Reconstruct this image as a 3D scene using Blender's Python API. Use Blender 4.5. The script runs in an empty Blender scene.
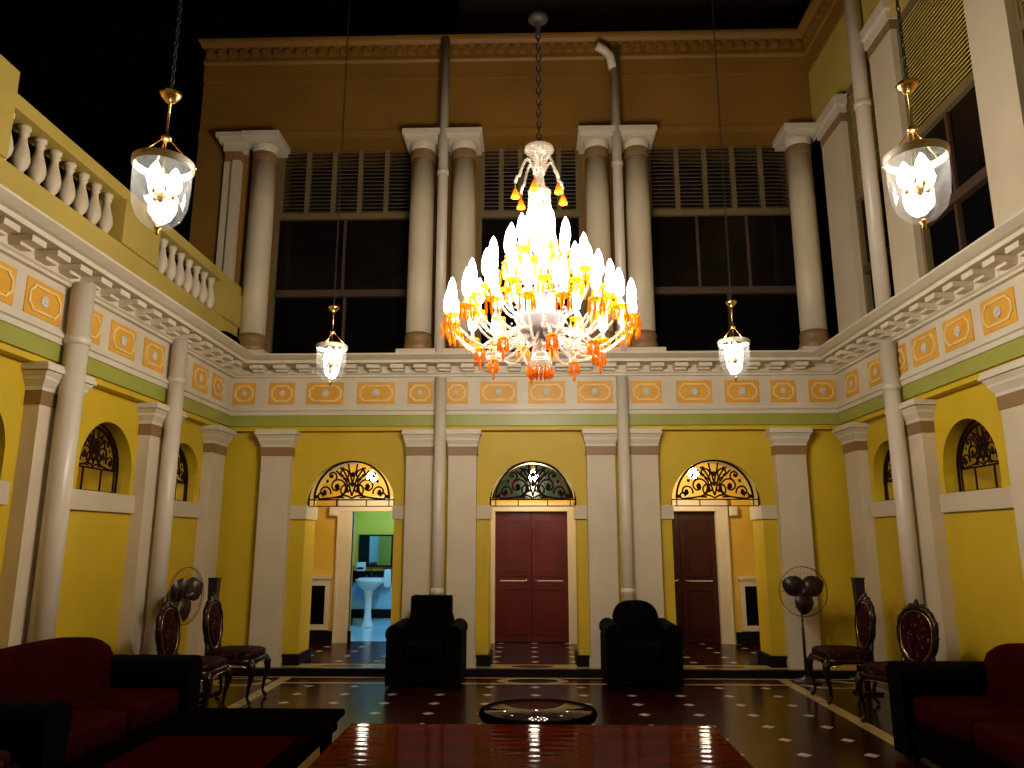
import bpy, math, random
from mathutils import Vector, Matrix
random.seed(7)
PI = math.pi
sc = bpy.context.scene
COL = sc.collection
cos, sin = math.cos, math.sin

# ------------------------------------------------------------------ materials
class NT:
    def __init__(s, m):
        m.use_nodes = True
        s.t = m.node_tree; s.n = s.t.nodes; s.l = s.t.links
        s.bsdf = s.n['Principled BSDF']; s.out = s.n['Material Output']
    def new(s, kind, **kw):
        n = s.n.new(kind)
        for k, v in kw.items(): setattr(n, k, v)
        return n
    def put(s, sock, v):
        if hasattr(v, 'is_output'): s.l.new(v, sock)
        else: sock.default_value = v
    def m(s, op, a, b=0.0, c=None):
        n = s.new('ShaderNodeMath', operation=op)
        s.put(n.inputs[0], a); s.put(n.inputs[1], b)
        if c is not None: s.put(n.inputs[2], c)
        return n.outputs[0]
    def rng(s, v, lo, hi): return s.m('MULTIPLY', s.m('GREATER_THAN', v, lo), s.m('LESS_THAN', v, hi))
    def mix(s, f, a, b):
        n = s.new('ShaderNodeMix', data_type='RGBA')
        s.put(n.inputs[0], f)
        s.put(n.inputs[6], a if hasattr(a, 'is_output') else (*a, 1)); s.put(n.inputs[7], b if hasattr(b, 'is_output') else (*b, 1))
        return n.outputs[2]
    def noise(s, scale, detail=3, vec=None, out=0):
        n = s.new('ShaderNodeTexNoise'); n.inputs['Scale'].default_value = scale; n.inputs['Detail'].default_value = detail
        if vec is None:
            vec = s.pos()
        s.l.new(vec, n.inputs['Vector']); return n.outputs[out]
    def pos(s):
        if not hasattr(s, '_p'): s._p = s.new('ShaderNodeTexCoord').outputs['Object']
        return s._p
    def xyz(s):
        n = s.new('ShaderNodeSeparateXYZ'); s.l.new(s.pos(), n.inputs[0]); return n.outputs
    def ramp(s, f, stops):
        n = s.new('ShaderNodeValToRGB'); e = n.color_ramp.elements
        e[0].position, e[0].color = stops[0][0], (*stops[0][1], 1); e[1].position, e[1].color = stops[1][0], (*stops[1][1], 1)
        for p, c in stops[2:]:
            k = e.new(p); k.color = (*c, 1)
        s.l.new(f, n.inputs[0]); return n.outputs[0]
    def bump(s, h, strength=.2, dist=.01):
        n = s.new('ShaderNodeBump'); n.inputs['Strength'].default_value = strength; n.inputs['Distance'].default_value = dist
        s.l.new(h, n.inputs['Height']); s.l.new(n.outputs[0], s.bsdf.inputs['Normal'])

MATS = {}
def mat(name, c, rough=.6, var=.12, scale=3., metal=0., bump=.0, spec=.5, bscale=40., coat=0.):
    m = bpy.data.materials.new(name); t = NT(m); b = t.bsdf
    f = t.noise(scale, 4)
    d = tuple(x * (1 - var) for x in c); e = tuple(min(1, x * (1 + var)) for x in c)
    t.l.new(t.ramp(f, [(.3, d), (.7, e)]), b.inputs['Base Color'])
    b.inputs['Roughness'].default_value = rough; b.inputs['Metallic'].default_value = metal
    b.inputs['Specular IOR Level'].default_value = spec
    if coat: b.inputs['Coat Weight'].default_value = coat; b.inputs['Coat Roughness'].default_value = .08
    if bump: t.bump(t.noise(bscale, 3), bump, .01)
    MATS[name] = m; return m
def emis(name, c, s, body=(.9, .9, .9)):
    m = bpy.data.materials.new(name); t = NT(m)
    t.bsdf.inputs['Base Color'].default_value = (*body, 1)
    t.bsdf.inputs['Emission Color'].default_value = (*c, 1); t.bsdf.inputs['Emission Strength'].default_value = s
    MATS[name] = m; return m
def thin_glass(name, tint, clear=.7, rough=.03, frost=0., gcol=(1, 1, 1)):
    m = bpy.data.materials.new(name); t = NT(m)
    tr = t.new('ShaderNodeBsdfTransparent'); tr.inputs[0].default_value = (*tint, 1)
    gl = t.new('ShaderNodeBsdfGlossy'); gl.inputs['Roughness'].default_value = rough; gl.inputs[0].default_value = (*gcol, 1)
    df = t.new('ShaderNodeBsdfTranslucent'); df.inputs[0].default_value = (*gcol, 1)
    d2 = t.new('ShaderNodeBsdfDiffuse'); d2.inputs[0].default_value = (*gcol, 1)
    a = t.new('ShaderNodeMixShader'); a.inputs[0].default_value = .5; t.l.new(df.outputs[0], a.inputs[1]); t.l.new(d2.outputs[0], a.inputs[2])
    g = t.new('ShaderNodeMixShader'); g.inputs[0].default_value = frost; t.l.new(gl.outputs[0], g.inputs[1]); t.l.new(a.outputs[0], g.inputs[2])
    x = t.new('ShaderNodeMixShader'); x.inputs[0].default_value = 1 - clear; t.l.new(tr.outputs[0], x.inputs[1]); t.l.new(g.outputs[0], x.inputs[2])
    t.l.new(x.outputs[0], t.out.inputs['Surface'])
    MATS[name] = m; return m

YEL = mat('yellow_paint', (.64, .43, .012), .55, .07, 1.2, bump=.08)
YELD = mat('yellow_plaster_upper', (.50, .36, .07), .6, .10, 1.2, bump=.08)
YELB = mat('dimmed_ochre_plaster', (.25, .115, .014), .6, .12, 1.2, bump=.08)  # weaker light up high put into the colour, browner than the lower yellow
ORA = mat('ochre_corridor_paint', (.70, .42, .045), .55, .08, 1.5)
CRM = mat('cream_plaster', (.65, .535, .35), .5, .06, 2., bump=.05)
CRW = mat('cream_moulding', (.66, .57, .41), .45, .06, 2.)
GRN = mat('olive_green_band', (.33, .33, .05), .4, .06, 2.)
BRN = mat('brown_neck_band', (.27, .15, .055), .5, .1, 3.)
ORG = mat('orange_panel_paint', (.74, .36, .035), .5, .1, 4.)
RIB = mat('gold_cream_ribbon', (.80, .60, .24), .45, .08, 6.)
ROS = mat('silver_rosette', (.62, .60, .50), .35, .1, 20.)
BLK = mat('black_skirting', (.006, .005, .005), .5, .2, 5., spec=.12)
IRON = mat('dark_red_iron', (.020, .005, .004), .8, .2, 20., spec=.1)
GOLD = mat('brass', (.75, .45, .13), .25, .1, 8., metal=1.)
CHN = mat('dark_chain_steel', (.06, .05, .045), .4, .2, 20., metal=.8)
DRED = mat('red_door_paint', (.085, .004, .005), .3, .25, 2.5, coat=.15)
DRED2 = mat('maroon_door_paint', (.035, .003, .004), .35, .25, 2.5, coat=.1)
MAR = mat('maroon_velvet', (.021, .0006, .0010), .85, .3, 9., bump=.15, bscale=80., spec=.02)
BLL = mat('black_upholstery', (.0012, .0009, .0009), .85, .2, 9., bump=.1, spec=.04)
WOOD = mat('dark_carved_wood', (.009, .002, .0015), .3, .3, 20., spec=.3)
CTOP = mat('coffee_table_red_top', (.016, .0006, .0008), .6, .3, 4., spec=.0)
CTF = mat('coffee_table_black_wood', (.0016, .001, .001), .7, .3, 6., spec=.0)
WHITE = mat('white_porcelain', (.75, .78, .78), .15, .03, 3.)
FANB = mat('fan_black_plastic', (.010, .008, .008), .4, .1, 8.)
FANW = mat('fan_guard_wire', (.20, .07, .04), .35, .1, 8., metal=.5)
WFR = mat('window_frame_paint', (.17, .12, .045), .5, .12, 3.)
WFD = mat('brown_window_frame', (.075, .04, .022), .5, .15, 3.)
LOU = mat('louvre_slat', (.07, .045, .02), .6, .12, 3.)
DARK = mat('dark_interior', (.003, .0025, .0025), .95, .1, 1., spec=.02)  # near-black colour stands in for the darkness of unlit spaces
ROOFM = mat('dark_roof', (.014, .008, .007), .8, .2, 1.)
URED = mat('dark_red_wall', (.035, .012, .008), .8, .2, 1.)
BTILE = mat('bathroom_tile', (.36, .62, .78), .2, .04, 3.)
BYEL = mat('bathroom_yellow_paint', (.95, .50, .03), .5, .05, 3.)  # yellow-orange base; the cyan tube light turns it green
PVC = mat('cream_pipe', (.66, .56, .42), .35, .05, 2.)
TILE2 = mat('terrace_tile', (.12, .08, .05), .6, .2, 3.)

DGL = bpy.data.materials.new('dark_window_glass'); t = NT(DGL)
t.l.new(t.ramp(t.noise(1.5), [(.3, (.004, .003, .003)), (.7, (.012, .007, .005))]), t.bsdf.inputs['Base Color']); t.bsdf.inputs['Roughness'].default_value = .12; t.bsdf.inputs['Specular IOR Level'].default_value = .25
GGL = bpy.data.materials.new('green_stained_glass'); t = NT(GGL)
t.l.new(t.ramp(t.noise(5.), [(.35, (.003, .02, .014)), (.5, (.01, .05, .035)), (.62, (.05, .02, .02))]), t.bsdf.inputs['Base Color']); t.bsdf.inputs['Roughness'].default_value = .2

CRY = thin_glass('clear_crystal', (1, .97, .93), .55, .08, .5, (.8, .72, .6))
JAR = thin_glass('bell_jar_glass', (1, 1, 1), .86, .02, .25)
TOP = thin_glass('table_glass_top', (.5, .5, .5), .3, .02, 0.)
AMB = thin_glass('amber_crystal', (1, .50, .08), .32, .08, .85, (.88, .33, .02))
BULB = emis('led_candle_bulb', (.88, .93, 1.), 30.)
BULBW = emis('lantern_bulb', (1., .97, .86), 34.)
BULBC = emis('corridor_bulb', (1., .93, .80), 85.)
CYL = emis('cyan_tube', (.15, .75, 1.), 12.)

# tapestry upholstery
TAP = bpy.data.materials.new('maroon_gold_tapestry'); t = NT(TAP)
v = t.new('ShaderNodeTexVoronoi'); v.inputs['Scale'].default_value = 22; t.l.new(t.pos(), v.inputs['Vector'])
f = t.m('ADD', v.outputs['Distance'], t.m('MULTIPLY', t.noise(30.), .35))
t.l.new(t.ramp(f, [(.30, (.11, .06, .025)), (.40, (.032, .004, .004)), (.8, (.014, .0015, .002))]), t.bsdf.inputs['Base Color'])
t.bsdf.inputs['Roughness'].default_value = .7; t.bsdf.inputs['Specular IOR Level'].default_value = .05; t.bump(t.noise(60.), .3, .01)

# marble floor with inlay
def floor_mat(name, corridor=False):
    m = bpy.data.materials.new(name); t = NT(m); x, y, z = t.xyz()
    n1 = t.noise(1.6, 5); n2 = t.noise(9., 4)
    base = t.mix(n2, t.ramp(n1, [(.35, (.011, .0012, .0010)), (.6, (.017, .0055, .002))]), (.024, .002, .0015))
    ax = t.m('ABSOLUTE', x)
    cream = t.ramp(t.noise(7.), [(.3, (.30, .22, .07)), (.7, (.46, .34, .13))])
    def dist_grid(v, pitch, off):
        a = t.m('ADD', v, off + 50 * pitch + pitch / 2)
        return t.m('ABSOLUTE', t.m('SUBTRACT', t.m('MODULO', a, pitch), pitch / 2))
    gx = dist_grid(x, .510, -2.07); gy = dist_grid(y, .4435, -6.69)
    dot = t.m('LESS_THAN', t.m('ADD', gx, gy), .062)
    if not corridor:
        inside = t.m('MULTIPLY', t.m('LESS_THAN', ax, 2.80), t.m('LESS_THAN', y, 9.05))
        f = t.m('MULTIPLY', dot, inside)
        c = t.mix(f, base, (.42, .33, .26))
        mid = t.m('MULTIPLY', t.rng(ax, .30, 2.94), t.rng(y, 9.14, 9.44))
        c = t.mix(mid, c, (.05, .007, .005))
        b1 = t.m('MULTIPLY', t.rng(ax, 2.88, 3.01), t.m('LESS_THAN', y, 9.48))
        b2 = t.m('MULTIPLY', t.m('LESS_THAN', ax, 2.95), t.rng(y, 9.07, 9.14))
        b3 = t.rng(y, 9.44, 9.50)
        b4 = t.rng(ax, 3.78, 3.86)
        bb = t.m('MINIMUM', t.m('ADD', t.m('ADD', b1, b2), t.m('ADD', b3, b4)), 1.)
        # medallions in the cross border
        def med(cx, cy, rx, ry):
            a = t.m('DIVIDE', t.m('SUBTRACT', ax, cx), rx); b = t.m('DIVIDE', t.m('SUBTRACT', y, cy), ry)
            return t.m('ADD', t.m('MULTIPLY', a, a), t.m('MULTIPLY', b, b))
        for (cx, cy, rx, ry) in ((0, 9.29, .42, .20), (3.40, 9.15, .36, .26)):
            d = med(cx, cy, rx, ry)
            bb = t.m('MINIMUM', t.m('ADD', bb, t.rng(d, .5, 1.)), 1.)
        c = t.mix(bb, c, cream)
    else:
        c = t.mix(dot, base, (.42, .33, .20))
        b = t.rng(y, 9.72, 10.02)
        c = t.mix(b, c, cream)
        dx = dist_grid(x, 2.39, 0.)
        a = t.m('DIVIDE', dx, .26); bq = t.m('DIVIDE', t.m('SUBTRACT', y, 9.87), .10)
        d = t.m('ADD', t.m('MULTIPLY', a, a), t.m('MULTIPLY', bq, bq))
        c = t.mix(t.m('LESS_THAN', d, 1.), c, (.06, .012, .008))
    t.l.new(c, t.bsdf.inputs['Base Color'])
    t.bsdf.inputs['Roughness'].default_value = .2
    t.bsdf.inputs['Specular IOR Level'].default_value = .11
    t.bump(t.noise(3.), .06, .01)
    return m
FLOORM = floor_mat('red_marble_floor'); FLOORC = floor_mat('corridor_marble', True)

TBL = bpy.data.materials.new('polished_red_wood'); t = NT(TBL)
x, y, z = t.xyz()
w = t.new('ShaderNodeTexWave'); w.inputs['Scale'].default_value = 1.2; w.inputs['Distortion'].default_value = 5; w.inputs['Detail'].default_value = 3
w.bands_direction = 'Y'; t.l.new(t.pos(), w.inputs['Vector'])
t.l.new(t.ramp(w.outputs[0], [(.2, (.032, .0006, .0005)), (.8, (.044, .0009, .0006))]), t.bsdf.inputs['Base Color'])
t.bsdf.inputs['Roughness'].default_value = .5; t.bsdf.inputs['Specular IOR Level'].default_value = 0.
gl_ = t.new('ShaderNodeBsdfGlossy'); gl_.inputs['Roughness'].default_value = .055; mx_ = t.new('ShaderNodeMixShader'); mx_.inputs[0].default_value = .05
t.l.new(t.bsdf.outputs[0], mx_.inputs[1]); t.l.new(gl_.outputs[0], mx_.inputs[2]); t.l.new(mx_.outputs[0], t.out.inputs['Surface'])
w2 = t.new('ShaderNodeTexWave'); w2.bands_direction = 'Y'; w2.inputs['Scale'].default_value = 4; w2.inputs['Distortion'].default_value = 3; t.l.new(t.pos(), w2.inputs['Vector'])
bp_ = t.new('ShaderNodeBump'); bp_.inputs['Strength'].default_value = .05; bp_.inputs['Distance'].default_value = .006; t.l.new(w2.outputs[0], bp_.inputs['Height']); t.l.new(bp_.outputs[0], gl_.inputs['Normal'])

# ------------------------------------------------------------------ mesh builder
class MB:
    def __init__(s, f=None): s.v = []; s.f = []; s.tf = f; s.sm = []
    def add(s, vs, fs, smooth=False):
        o = len(s.v)
        s.v += [s.tf(*p) if s.tf else tuple(p) for p in vs]
        s.f += [tuple(i + o for i in f) for f in fs]; s.sm += [smooth] * len(fs); return s
    def box(s, x0, x1, y0, y1, z0, z1):
        return s.add([(x0, y0, z0), (x1, y0, z0), (x1, y1, z0), (x0, y1, z0), (x0, y0, z1), (x1, y0, z1), (x1, y1, z1), (x0, y1, z1)],
                     [(0, 3, 2, 1), (4, 5, 6, 7), (0, 1, 5, 4), (1, 2, 6, 5), (2, 3, 7, 6), (3, 0, 4, 7)])
    def lathe(s, prof, c=(0, 0, 0), n=20, sm=True, sy=1., cap=True):
        vs = []; fs = []
        for r, z in prof:
            for k in range(n):
                a = 2 * PI * k / n; vs.append((c[0] + r * cos(a), c[1] + r * sy * sin(a), c[2] + z))
        for i in range(len(prof) - 1):
            for k in range(n):
                k2 = (k + 1) % n; fs.append((i * n + k, i * n + k2, (i + 1) * n + k2, (i + 1) * n + k))
        if cap:
            if prof[0][0] > 1e-4: fs.append(tuple(range(n))[::-1])
            if prof[-1][0] > 1e-4: fs.append(tuple((len(prof) - 1) * n + k for k in range(n)))
        return s.add(vs, fs, sm)
    def cyl(s, c, r, z0, z1, n=16): return s.lathe([(r, z0), (r, z1)], (c[0], c[1], 0), n)
    def tube(s, pts, r, n=8, closed=False, flat=None):
        P = [Vector(p) for p in pts]; m = len(P); vs = []; fs = []; up = None
        for i, p in enumerate(P):
            a = P[(i - 1) % m] if (closed or i) else P[0]; b = P[(i + 1) % m] if (closed or i < m - 1) else P[-1]
            d = (b - a); d = d.normalized() if d.length > 1e-9 else Vector((0, 0, 1))
            if up is None: up = Vector((0, 0, 1)) if abs(d.z) < .9 else Vector((1, 0, 0))
            sx = d.cross(up)
            if sx.length < 1e-4: up = Vector((0, 1, 0)); sx = d.cross(up)
            sx.normalize(); uz = sx.cross(d); up = uz
            rr = r[i] if isinstance(r, (list, tuple)) else r
            for k in range(n):
                q = 2 * PI * (k + .5) / n; vs.append(tuple(p + sx * (rr * cos(q)) + uz * (rr * sin(q))))
        for i in range(m if closed else m - 1):
            j = (i + 1) % m
            for k in range(n):
                k2 = (k + 1) % n; fs.append((i * n + k, i * n + k2, j * n + k2, j * n + k))
        if not closed:
            fs.append(tuple(range(n))[::-1]); fs.append(tuple((m - 1) * n + k for k in range(n)))
        return s.add(vs, fs, n > 4)
    def prism(s, poly, t0, t1, ax='y'):
        n = len(poly)
        def P(a, b, t): return (a, t, b) if ax == 'y' else ((t, a, b) if ax == 'x' else (a, b, t))
        vs = [P(a, b, t0) for a, b in poly] + [P(a, b, t1) for a, b in poly]
        fs = [tuple(range(n)), tuple(range(2 * n - 1, n - 1, -1))] + [(i, i + n, (i + 1) % n + n, (i + 1) % n) for i in range(n)]
        return s.add(vs, fs)
    def ball(s, c, r, n=8, m=6, sz=1., sx=1., sy=1.):
        pr = [(max(1e-5, r * sin(PI * i / m)), -r * cos(PI * i / m) * sz) for i in range(m + 1)]
        vs = []; fs = []
        for rr, z in pr:
            for k in range(n):
                a = 2 * PI * k / n; vs.append((c[0] + rr * cos(a) * sx, c[1] + rr * sin(a) * sy, c[2] + z))
        for i in range(m):
            for k in range(n): fs.append((i * n + k, i * n + (k + 1) % n, (i + 1) * n + (k + 1) % n, (i + 1) * n + k))
        return s.add(vs, fs, True)
    def sup(s, c, h, e=.35, n=24, m=12):
        # rounded cushion: superellipsoid with half sizes h
        def pw(v, e): return math.copysign(abs(v) ** e, v)
        vs = []; fs = []
        for i in range(m + 1):
            ph = -PI / 2 + PI * i / m
            for k in range(n):
                th = 2 * PI * (k + .5) / n
                vs.append((c[0] + h[0] * pw(cos(ph), e) * pw(cos(th), e), c[1] + h[1] * pw(cos(ph), e) * pw(sin(th), e), c[2] + h[2] * pw(sin(ph), e)))
        for i in range(m):
            for k in range(n): fs.append((i * n + k, i * n + (k + 1) % n, (i + 1) * n + (k + 1) % n, (i + 1) * n + k))
        return s.add(vs, fs, True)
    def build(s, name, m, parent=None, loc=None, rz=0., bevel=0., seg=3):
        me = bpy.data.meshes.new(name)
        me.from_pydata(s.v, [], s.f)
        me.polygons.foreach_set('use_smooth', s.sm)
        import bmesh
        b = bmesh.new(); b.from_mesh(me); bmesh.ops.recalc_face_normals(b, faces=b.faces); b.to_mesh(me); b.free()
        me.materials.append(m); me.update()
        o = bpy.data.objects.new(name, me); COL.objects.link(o)
        if parent: o.parent = parent
        if loc: o.location = loc
        o.rotation_euler.z = rz
        if bevel:
            q = o.modifiers.new('bevel', 'BEVEL'); q.width = bevel; q.segments = seg; q.limit_method = 'ANGLE'
        return o

def tag(o, label=None, cat=None, group=None, kind=None):
    if label: o['label'] = label
    if cat: o['category'] = cat
    if group: o['group'] = group
    if kind: o['kind'] = kind
    return o
def thing(name, loc, label, cat, group=None, rz=0.):
    o = bpy.data.objects.new(name, None); COL.objects.link(o); o.location = loc; o.rotation_euler.z = rz; o.empty_display_size = .1
    return tag(o, label, cat, group)
def copy_tree(o, parent=None):
    c = o.copy(); COL.objects.link(c); c.parent = parent
    for ch in list(o.children): copy_tree(ch, c)
    return c
def struct(o, label, cat): return tag(o, label, cat, None, 'structure')
def sgroup(name, label, cat):
    o = bpy.data.objects.new(name, None); COL.objects.link(o); o.empty_display_size = .1
    return tag(o, label, cat, None, 'structure')
def lamp(name, loc, power, color=(1, 1, 1), r=.05, parent=None):
    l = bpy.data.lights.new(name, 'POINT'); l.energy = power; l.color = color; l.shadow_soft_size = r
    o = bpy.data.objects.new(name, l); COL.objects.link(o); o.location = loc
    if parent: o.parent = parent
    return o

D, W = 9.8, 4.03           # planes of the frieze: back wall and side walls
ZF = .07                    # raised corridor floor
BK = lambda s, t, z: (s, D - t, z)            # s along the wall, t out of the wall towards the court
LF = lambda s, t, z: (-W + t, s, z)
RT = lambda s, t, z: (W - t, s, z)

# ------------------------------------------------------------------ floors, ceiling, far shells
struct(MB().box(-6.1, 6.1, -1.6, 9.64, -.12, 0).build('floor', FLOORM), 'dark red polished marble court floor with pale diamond insets', 'floor')
struct(MB().box(-6.1, 6.1, 9.64, 12.2, -.12, ZF).build('trim_1', FLOORC), 'raised corridor floor strip with cream inlay behind the court', 'floor')
struct(MB().box(-4.2, 6.0, 9.615, 9.645, -.05, ZF + .004).build('trim_2', BLK), 'low black step riser in front of the arches', 'step')
struct(MB().box(-6.1, 6.1, -1.6, 9.55, 9.7, 9.85).build('ceiling', ROOFM), 'dark roof high over the court', 'ceiling')

# ------------------------------------------------------------------ arched walls
def arch_wall(mb, s0, s1, z0, z1, t0, t1, arches):
    """wall from s0 to s1 with round-headed openings (c, r, spring, bottom); t0 front (outer), t1 back"""
    cur = s0
    for (c, r, zs, zb) in arches:
        mb.box(cur, c - r, t1, t0, z0, z1)
        if zb > z0: mb.box(c - r, c + r, t1, t0, z0, zb)
        n = 24
        pts = [(c - r * cos(PI * i / n), zs + r * sin(PI * i / n)) for i in range(n + 1)]
        vs = []; fs = []
        for (a, z) in pts:
            vs += [(a, t0, z), (a, t1, z), (a, t0, z1), (a, t1, z1)]
        for i in range(n):
            a = 4 * i; b = a + 4
            fs += [(a, b, b + 2, a + 2), (a + 1, a + 3, b + 3, b + 1), (a, a + 1, b + 1, b), (a + 2, b + 2, b + 3, a + 3)]
        mb.add(vs, fs)
        cur = c + r
    mb.box(cur, s1, t1, t0, z0, z1)
BA = [(-2.39, .585, 2.065, ZF), (.015, .575, 2.065, ZF), (2.40, .585, 2.065, ZF)]
m = MB(BK); arch_wall(m, -4.18, 4.18, ZF, 3.1, -.13, -.60, BA)
struct(m.build('wall_back', YEL), 'yellow back wall with three round arches', 'wall')
SA = [(5.34, .46, 2.29, 2.06), (7.25, .46, 2.29, 2.06), (8.86, .46, 2.29, 2.06)]
for nm, F, lab in (('wall_left', LF, 'yellow left side wall with arched grille openings'), ('wall_right', RT, 'yellow right side wall with arched grille openings')):
    m = MB(F); arch_wall(m, -1.5, 9.90, 0, 3.1, -.13, -.62, SA)
    struct(m.build(nm, YEL), lab, 'wall')
struct(MB().box(-6.1, 6.1, -1.75, -1.6, 0, 9.7).build('wall_front', YELD), 'plain wall behind the camera', 'wall')

# corridor shells
m = MB()
m.box(-6.1, -3.05, 12.05, 12.2, ZF, 3.2); m.box(-1.72, -.60, 12.05, 12.2, ZF, 3.2); m.box(.58, 1.74, 12.05, 12.2, ZF, 3.2); m.box(2.90, 6.1, 12.05, 12.2, ZF, 3.2)
m.box(-3.05, -2.85, 12.05, 12.2, ZF, 3.2)
for a, b in ((-2.85, -1.72), (-.60, .58), (1.74, 2.90)): m.box(a, b, 12.05, 12.2, 2.10, 3.2)
struct(m.build('wall_corridor', ORA), 'ochre rear wall of the corridor seen through the arches', 'wall')
m = MB(); m.box(-6.1, -5.95, -1.6, 12.2, 0, 3.2); m.box(5.95, 6.1, -1.6, 12.2, 0, 3.2)
struct(m.build('wall_outer', YEL), 'yellow outer walls of the side corridors', 'wall')
m = MB(); m.box(-6.1, 6.1, 10.40, 12.2, 3.1, 3.2); m.box(-6.1, -4.65, -1.6, 10.4, 3.1, 3.2); m.box(4.65, 6.1, -1.6, 10.4, 3.1, 3.2)
struct(m.build('ceiling_corridor', CRM), 'ceiling of the corridors around the court', 'ceiling')
m = MB(); m.box(-3.05, -2.80, 12.01, 12.05, ZF, .24); m.box(-6.0, -3.05, 12.01, 12.05, ZF, .24); m.box(-1.62, -.70, 12.01, 12.05, ZF, .24); m.box(.68, 1.64, 12.01, 12.05, ZF, .24); m.box(3.10, 5.9, 12.01, 12.05, ZF, .24)
struct(m.build('baseboard_corridor', BLK), 'black skirting along the corridor wall', 'skirting')
for nm, F, lab in (('baseboard_left', LF, 'black skirting of the left wall'), ('baseboard_right', RT, 'black skirting of the right wall')):
    struct(MB(F).box(-1.4, 9.6, -.128, -.09, 0, .12).build(nm, BLK), lab, 'skirting')
# black plinths of the arch piers (back)
m = MB(BK)
for (a, b) in ((-3.172, -2.94), (-1.84, -1.648), (-.718, -.525), (.555, .718), (1.648, 1.85), (2.94, 3.162)): m.box(a, b, -.62, -.06, ZF, .20)
struct(m.build('baseboard_back', BLK), 'black plinth blocks at the feet of the arch piers', 'skirting')
# imposts
m = MB(BK)
for (a, b) in ((-3.173, -2.955), (-1.825, -1.647), (-.719, -.54), (.57, .719), (1.647, 1.835), (2.965, 3.163)): m.box(a, b, -.63, -.09, 1.88, 2.055)
struct(m.build('trim_3', CRM), 'cream impost blocks where the back arches spring', 'moulding')
for i, F, lab in ((4, LF, 'left'), (5, RT, 'right')):
    m = MB(F)
    for c, r, zs, zb in SA: m.box(c - (.52 if c > 8.5 else .70), c + (.49 if c > 8.5 else .52), -.40, -.09, 1.88, 2.06)
    struct(m.build('trim_%d' % i, CRM), 'cream sill bands under the arched grilles of the %s wall' % lab, 'sill')

# ------------------------------------------------------------------ entablature around the court
PROF = [(-.14, 3.04), (.02, 3.04), (.02, 3.09)]
def profile(mb, s0, s1, prof, m0=0, m1=0):
    """extrude (t,z) profile along s; the ends mitred by m0/m1 times t"""
    vs = [(s0 + m0 * p, p, z) for p, z in prof] + [(s1 + m1 * p, p, z) for p, z in prof]
    n = len(prof)
    fs = [(i, (i + 1) % n, (i + 1) % n + n, i + n) for i in range(n)] + [tuple(range(n)), tuple(range(2 * n - 1, n - 1, -1))]
    mb.add(vs, fs)
CORN = [(-.16, 3.75), (.05, 3.75), (.05, 3.775), (.075, 3.79), (.075, 3.885), (.30, 3.885), (.30, 3.925), (.34, 3.93), (.42, 3.965), (.42, 3.985), (-.16, 3.99)]
ARCH_LO = [(-.16, 3.235), (.035, 3.235), (.035, 3.285), (.055, 3.295), (.055, 3.325), (.02, 3.335), (.02, 3.36), (-.16, 3.36)]
SOF = [(-.16, 3.09), (.015, 3.09), (.02, 3.235), (-.16, 3.235)]
YST = [(-.16, 3.035), (-.02, 3.035), (-.02, 3.09), (-.16, 3.09)]
FRZ = [(-.16, 3.36), (0, 3.36), (0, 3.75), (-.16, 3.75)]
def modillions(mb, s0, s1, pitch=.31, ph=0):
    s = s0 + ph
    while s < s1 - .1:
        mb.box(s, s + .17, .07, .265, 3.825, 3.875)
        mb.box(s + .01, s + .16, .07, .17, 3.80, 3.83)
        s += pitch
def panel(F, s0, s1, z0, z1, parent):
    w = s1 - s0; h = z1 - z0; c = (s0 + s1) / 2; zc = (z0 + z1) / 2
    o = MB(F).box(s0, s1, .0, .008, z0, z1).build('frieze_panel', ORG, parent)
    a = w / 2 - .035; b = h / 2 - .045; k = min(a, b) * .55; bw = .017
    outer = [(a, .0), (a - .0, b - k), (a - k * .35, b - k * .75), (a - k * .75, b - k * .35), (a - k, b), (0, b)]
    ring = []
    for sx, sz, rev in ((1, 1, 0), (-1, 1, 1), (-1, -1, 0), (1, -1, 1)):
        q = [(sx * p[0], sz * p[1]) for p in outer]
        ring += (q[::-1] if rev else q)[:-1] if True else q
    n = len(ring); vs = []; fs = []
    for (x, z) in ring:
        L = math.hypot(x, z); ux, uz = x / L, z / L
        for (dd, tt) in ((-bw, .008), (-bw, .02), (bw * .4, .02), (bw * .4, .008)):
            vs.append((c + x + ux * dd, tt, zc + z + uz * dd))
    for i in range(n):
        j = (i + 1) % n
        for q in range(3): fs.append((i * 4 + q, i * 4 + q + 1, j * 4 + q + 1, j * 4 + q))
    MB(F).add(vs, fs).build('ribbon', RIB, o)
    m = MB(F); R = min(.055, w * .13)
    ny = 8
    for i in range(ny):
        q = 2 * PI * i / ny; m.ball((c + R * .62 * cos(q), .012, zc + R * .62 * sin(q)), R * .38, 6, 4, 1., 1., .5)
    m.ball((c, .014, zc), R * .4, 8, 4, 1., 1., .7)
    m.build('rosette', ROS, o)
def entab(n, F, s0, s1, mi0, mi1, panels, lab, pier_s):
    g = sgroup('trim_%d' % n, lab, 'entablature')
    m = MB(F); profile(m, s0, s1, CORN, mi0, mi1); modillions(m, s0 - (.3 if mi0 < 0 else -.32), s1 - (.32 if mi1 < 0 else 0)); m.build('cornice', CRW, g)
    m = MB(F); profile(m, s0, s1, ARCH_LO, mi0, mi1); m.build('architrave', CRW, g)
    m = MB(F); profile(m, s0, s1, SOF, mi0, mi1); m.build('green_band', GRN, g)
    m = MB(F); profile(m, s0, s1, YST, mi0, mi1); m.build('lower_strip', YEL, g)
    m = MB(F); profile(m, s0, s1, FRZ, mi0, mi1); m.build('frieze', CRW, g)
    for a, b in panels: panel(F, a, b, 3.385, 3.685, g)
    return g
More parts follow.
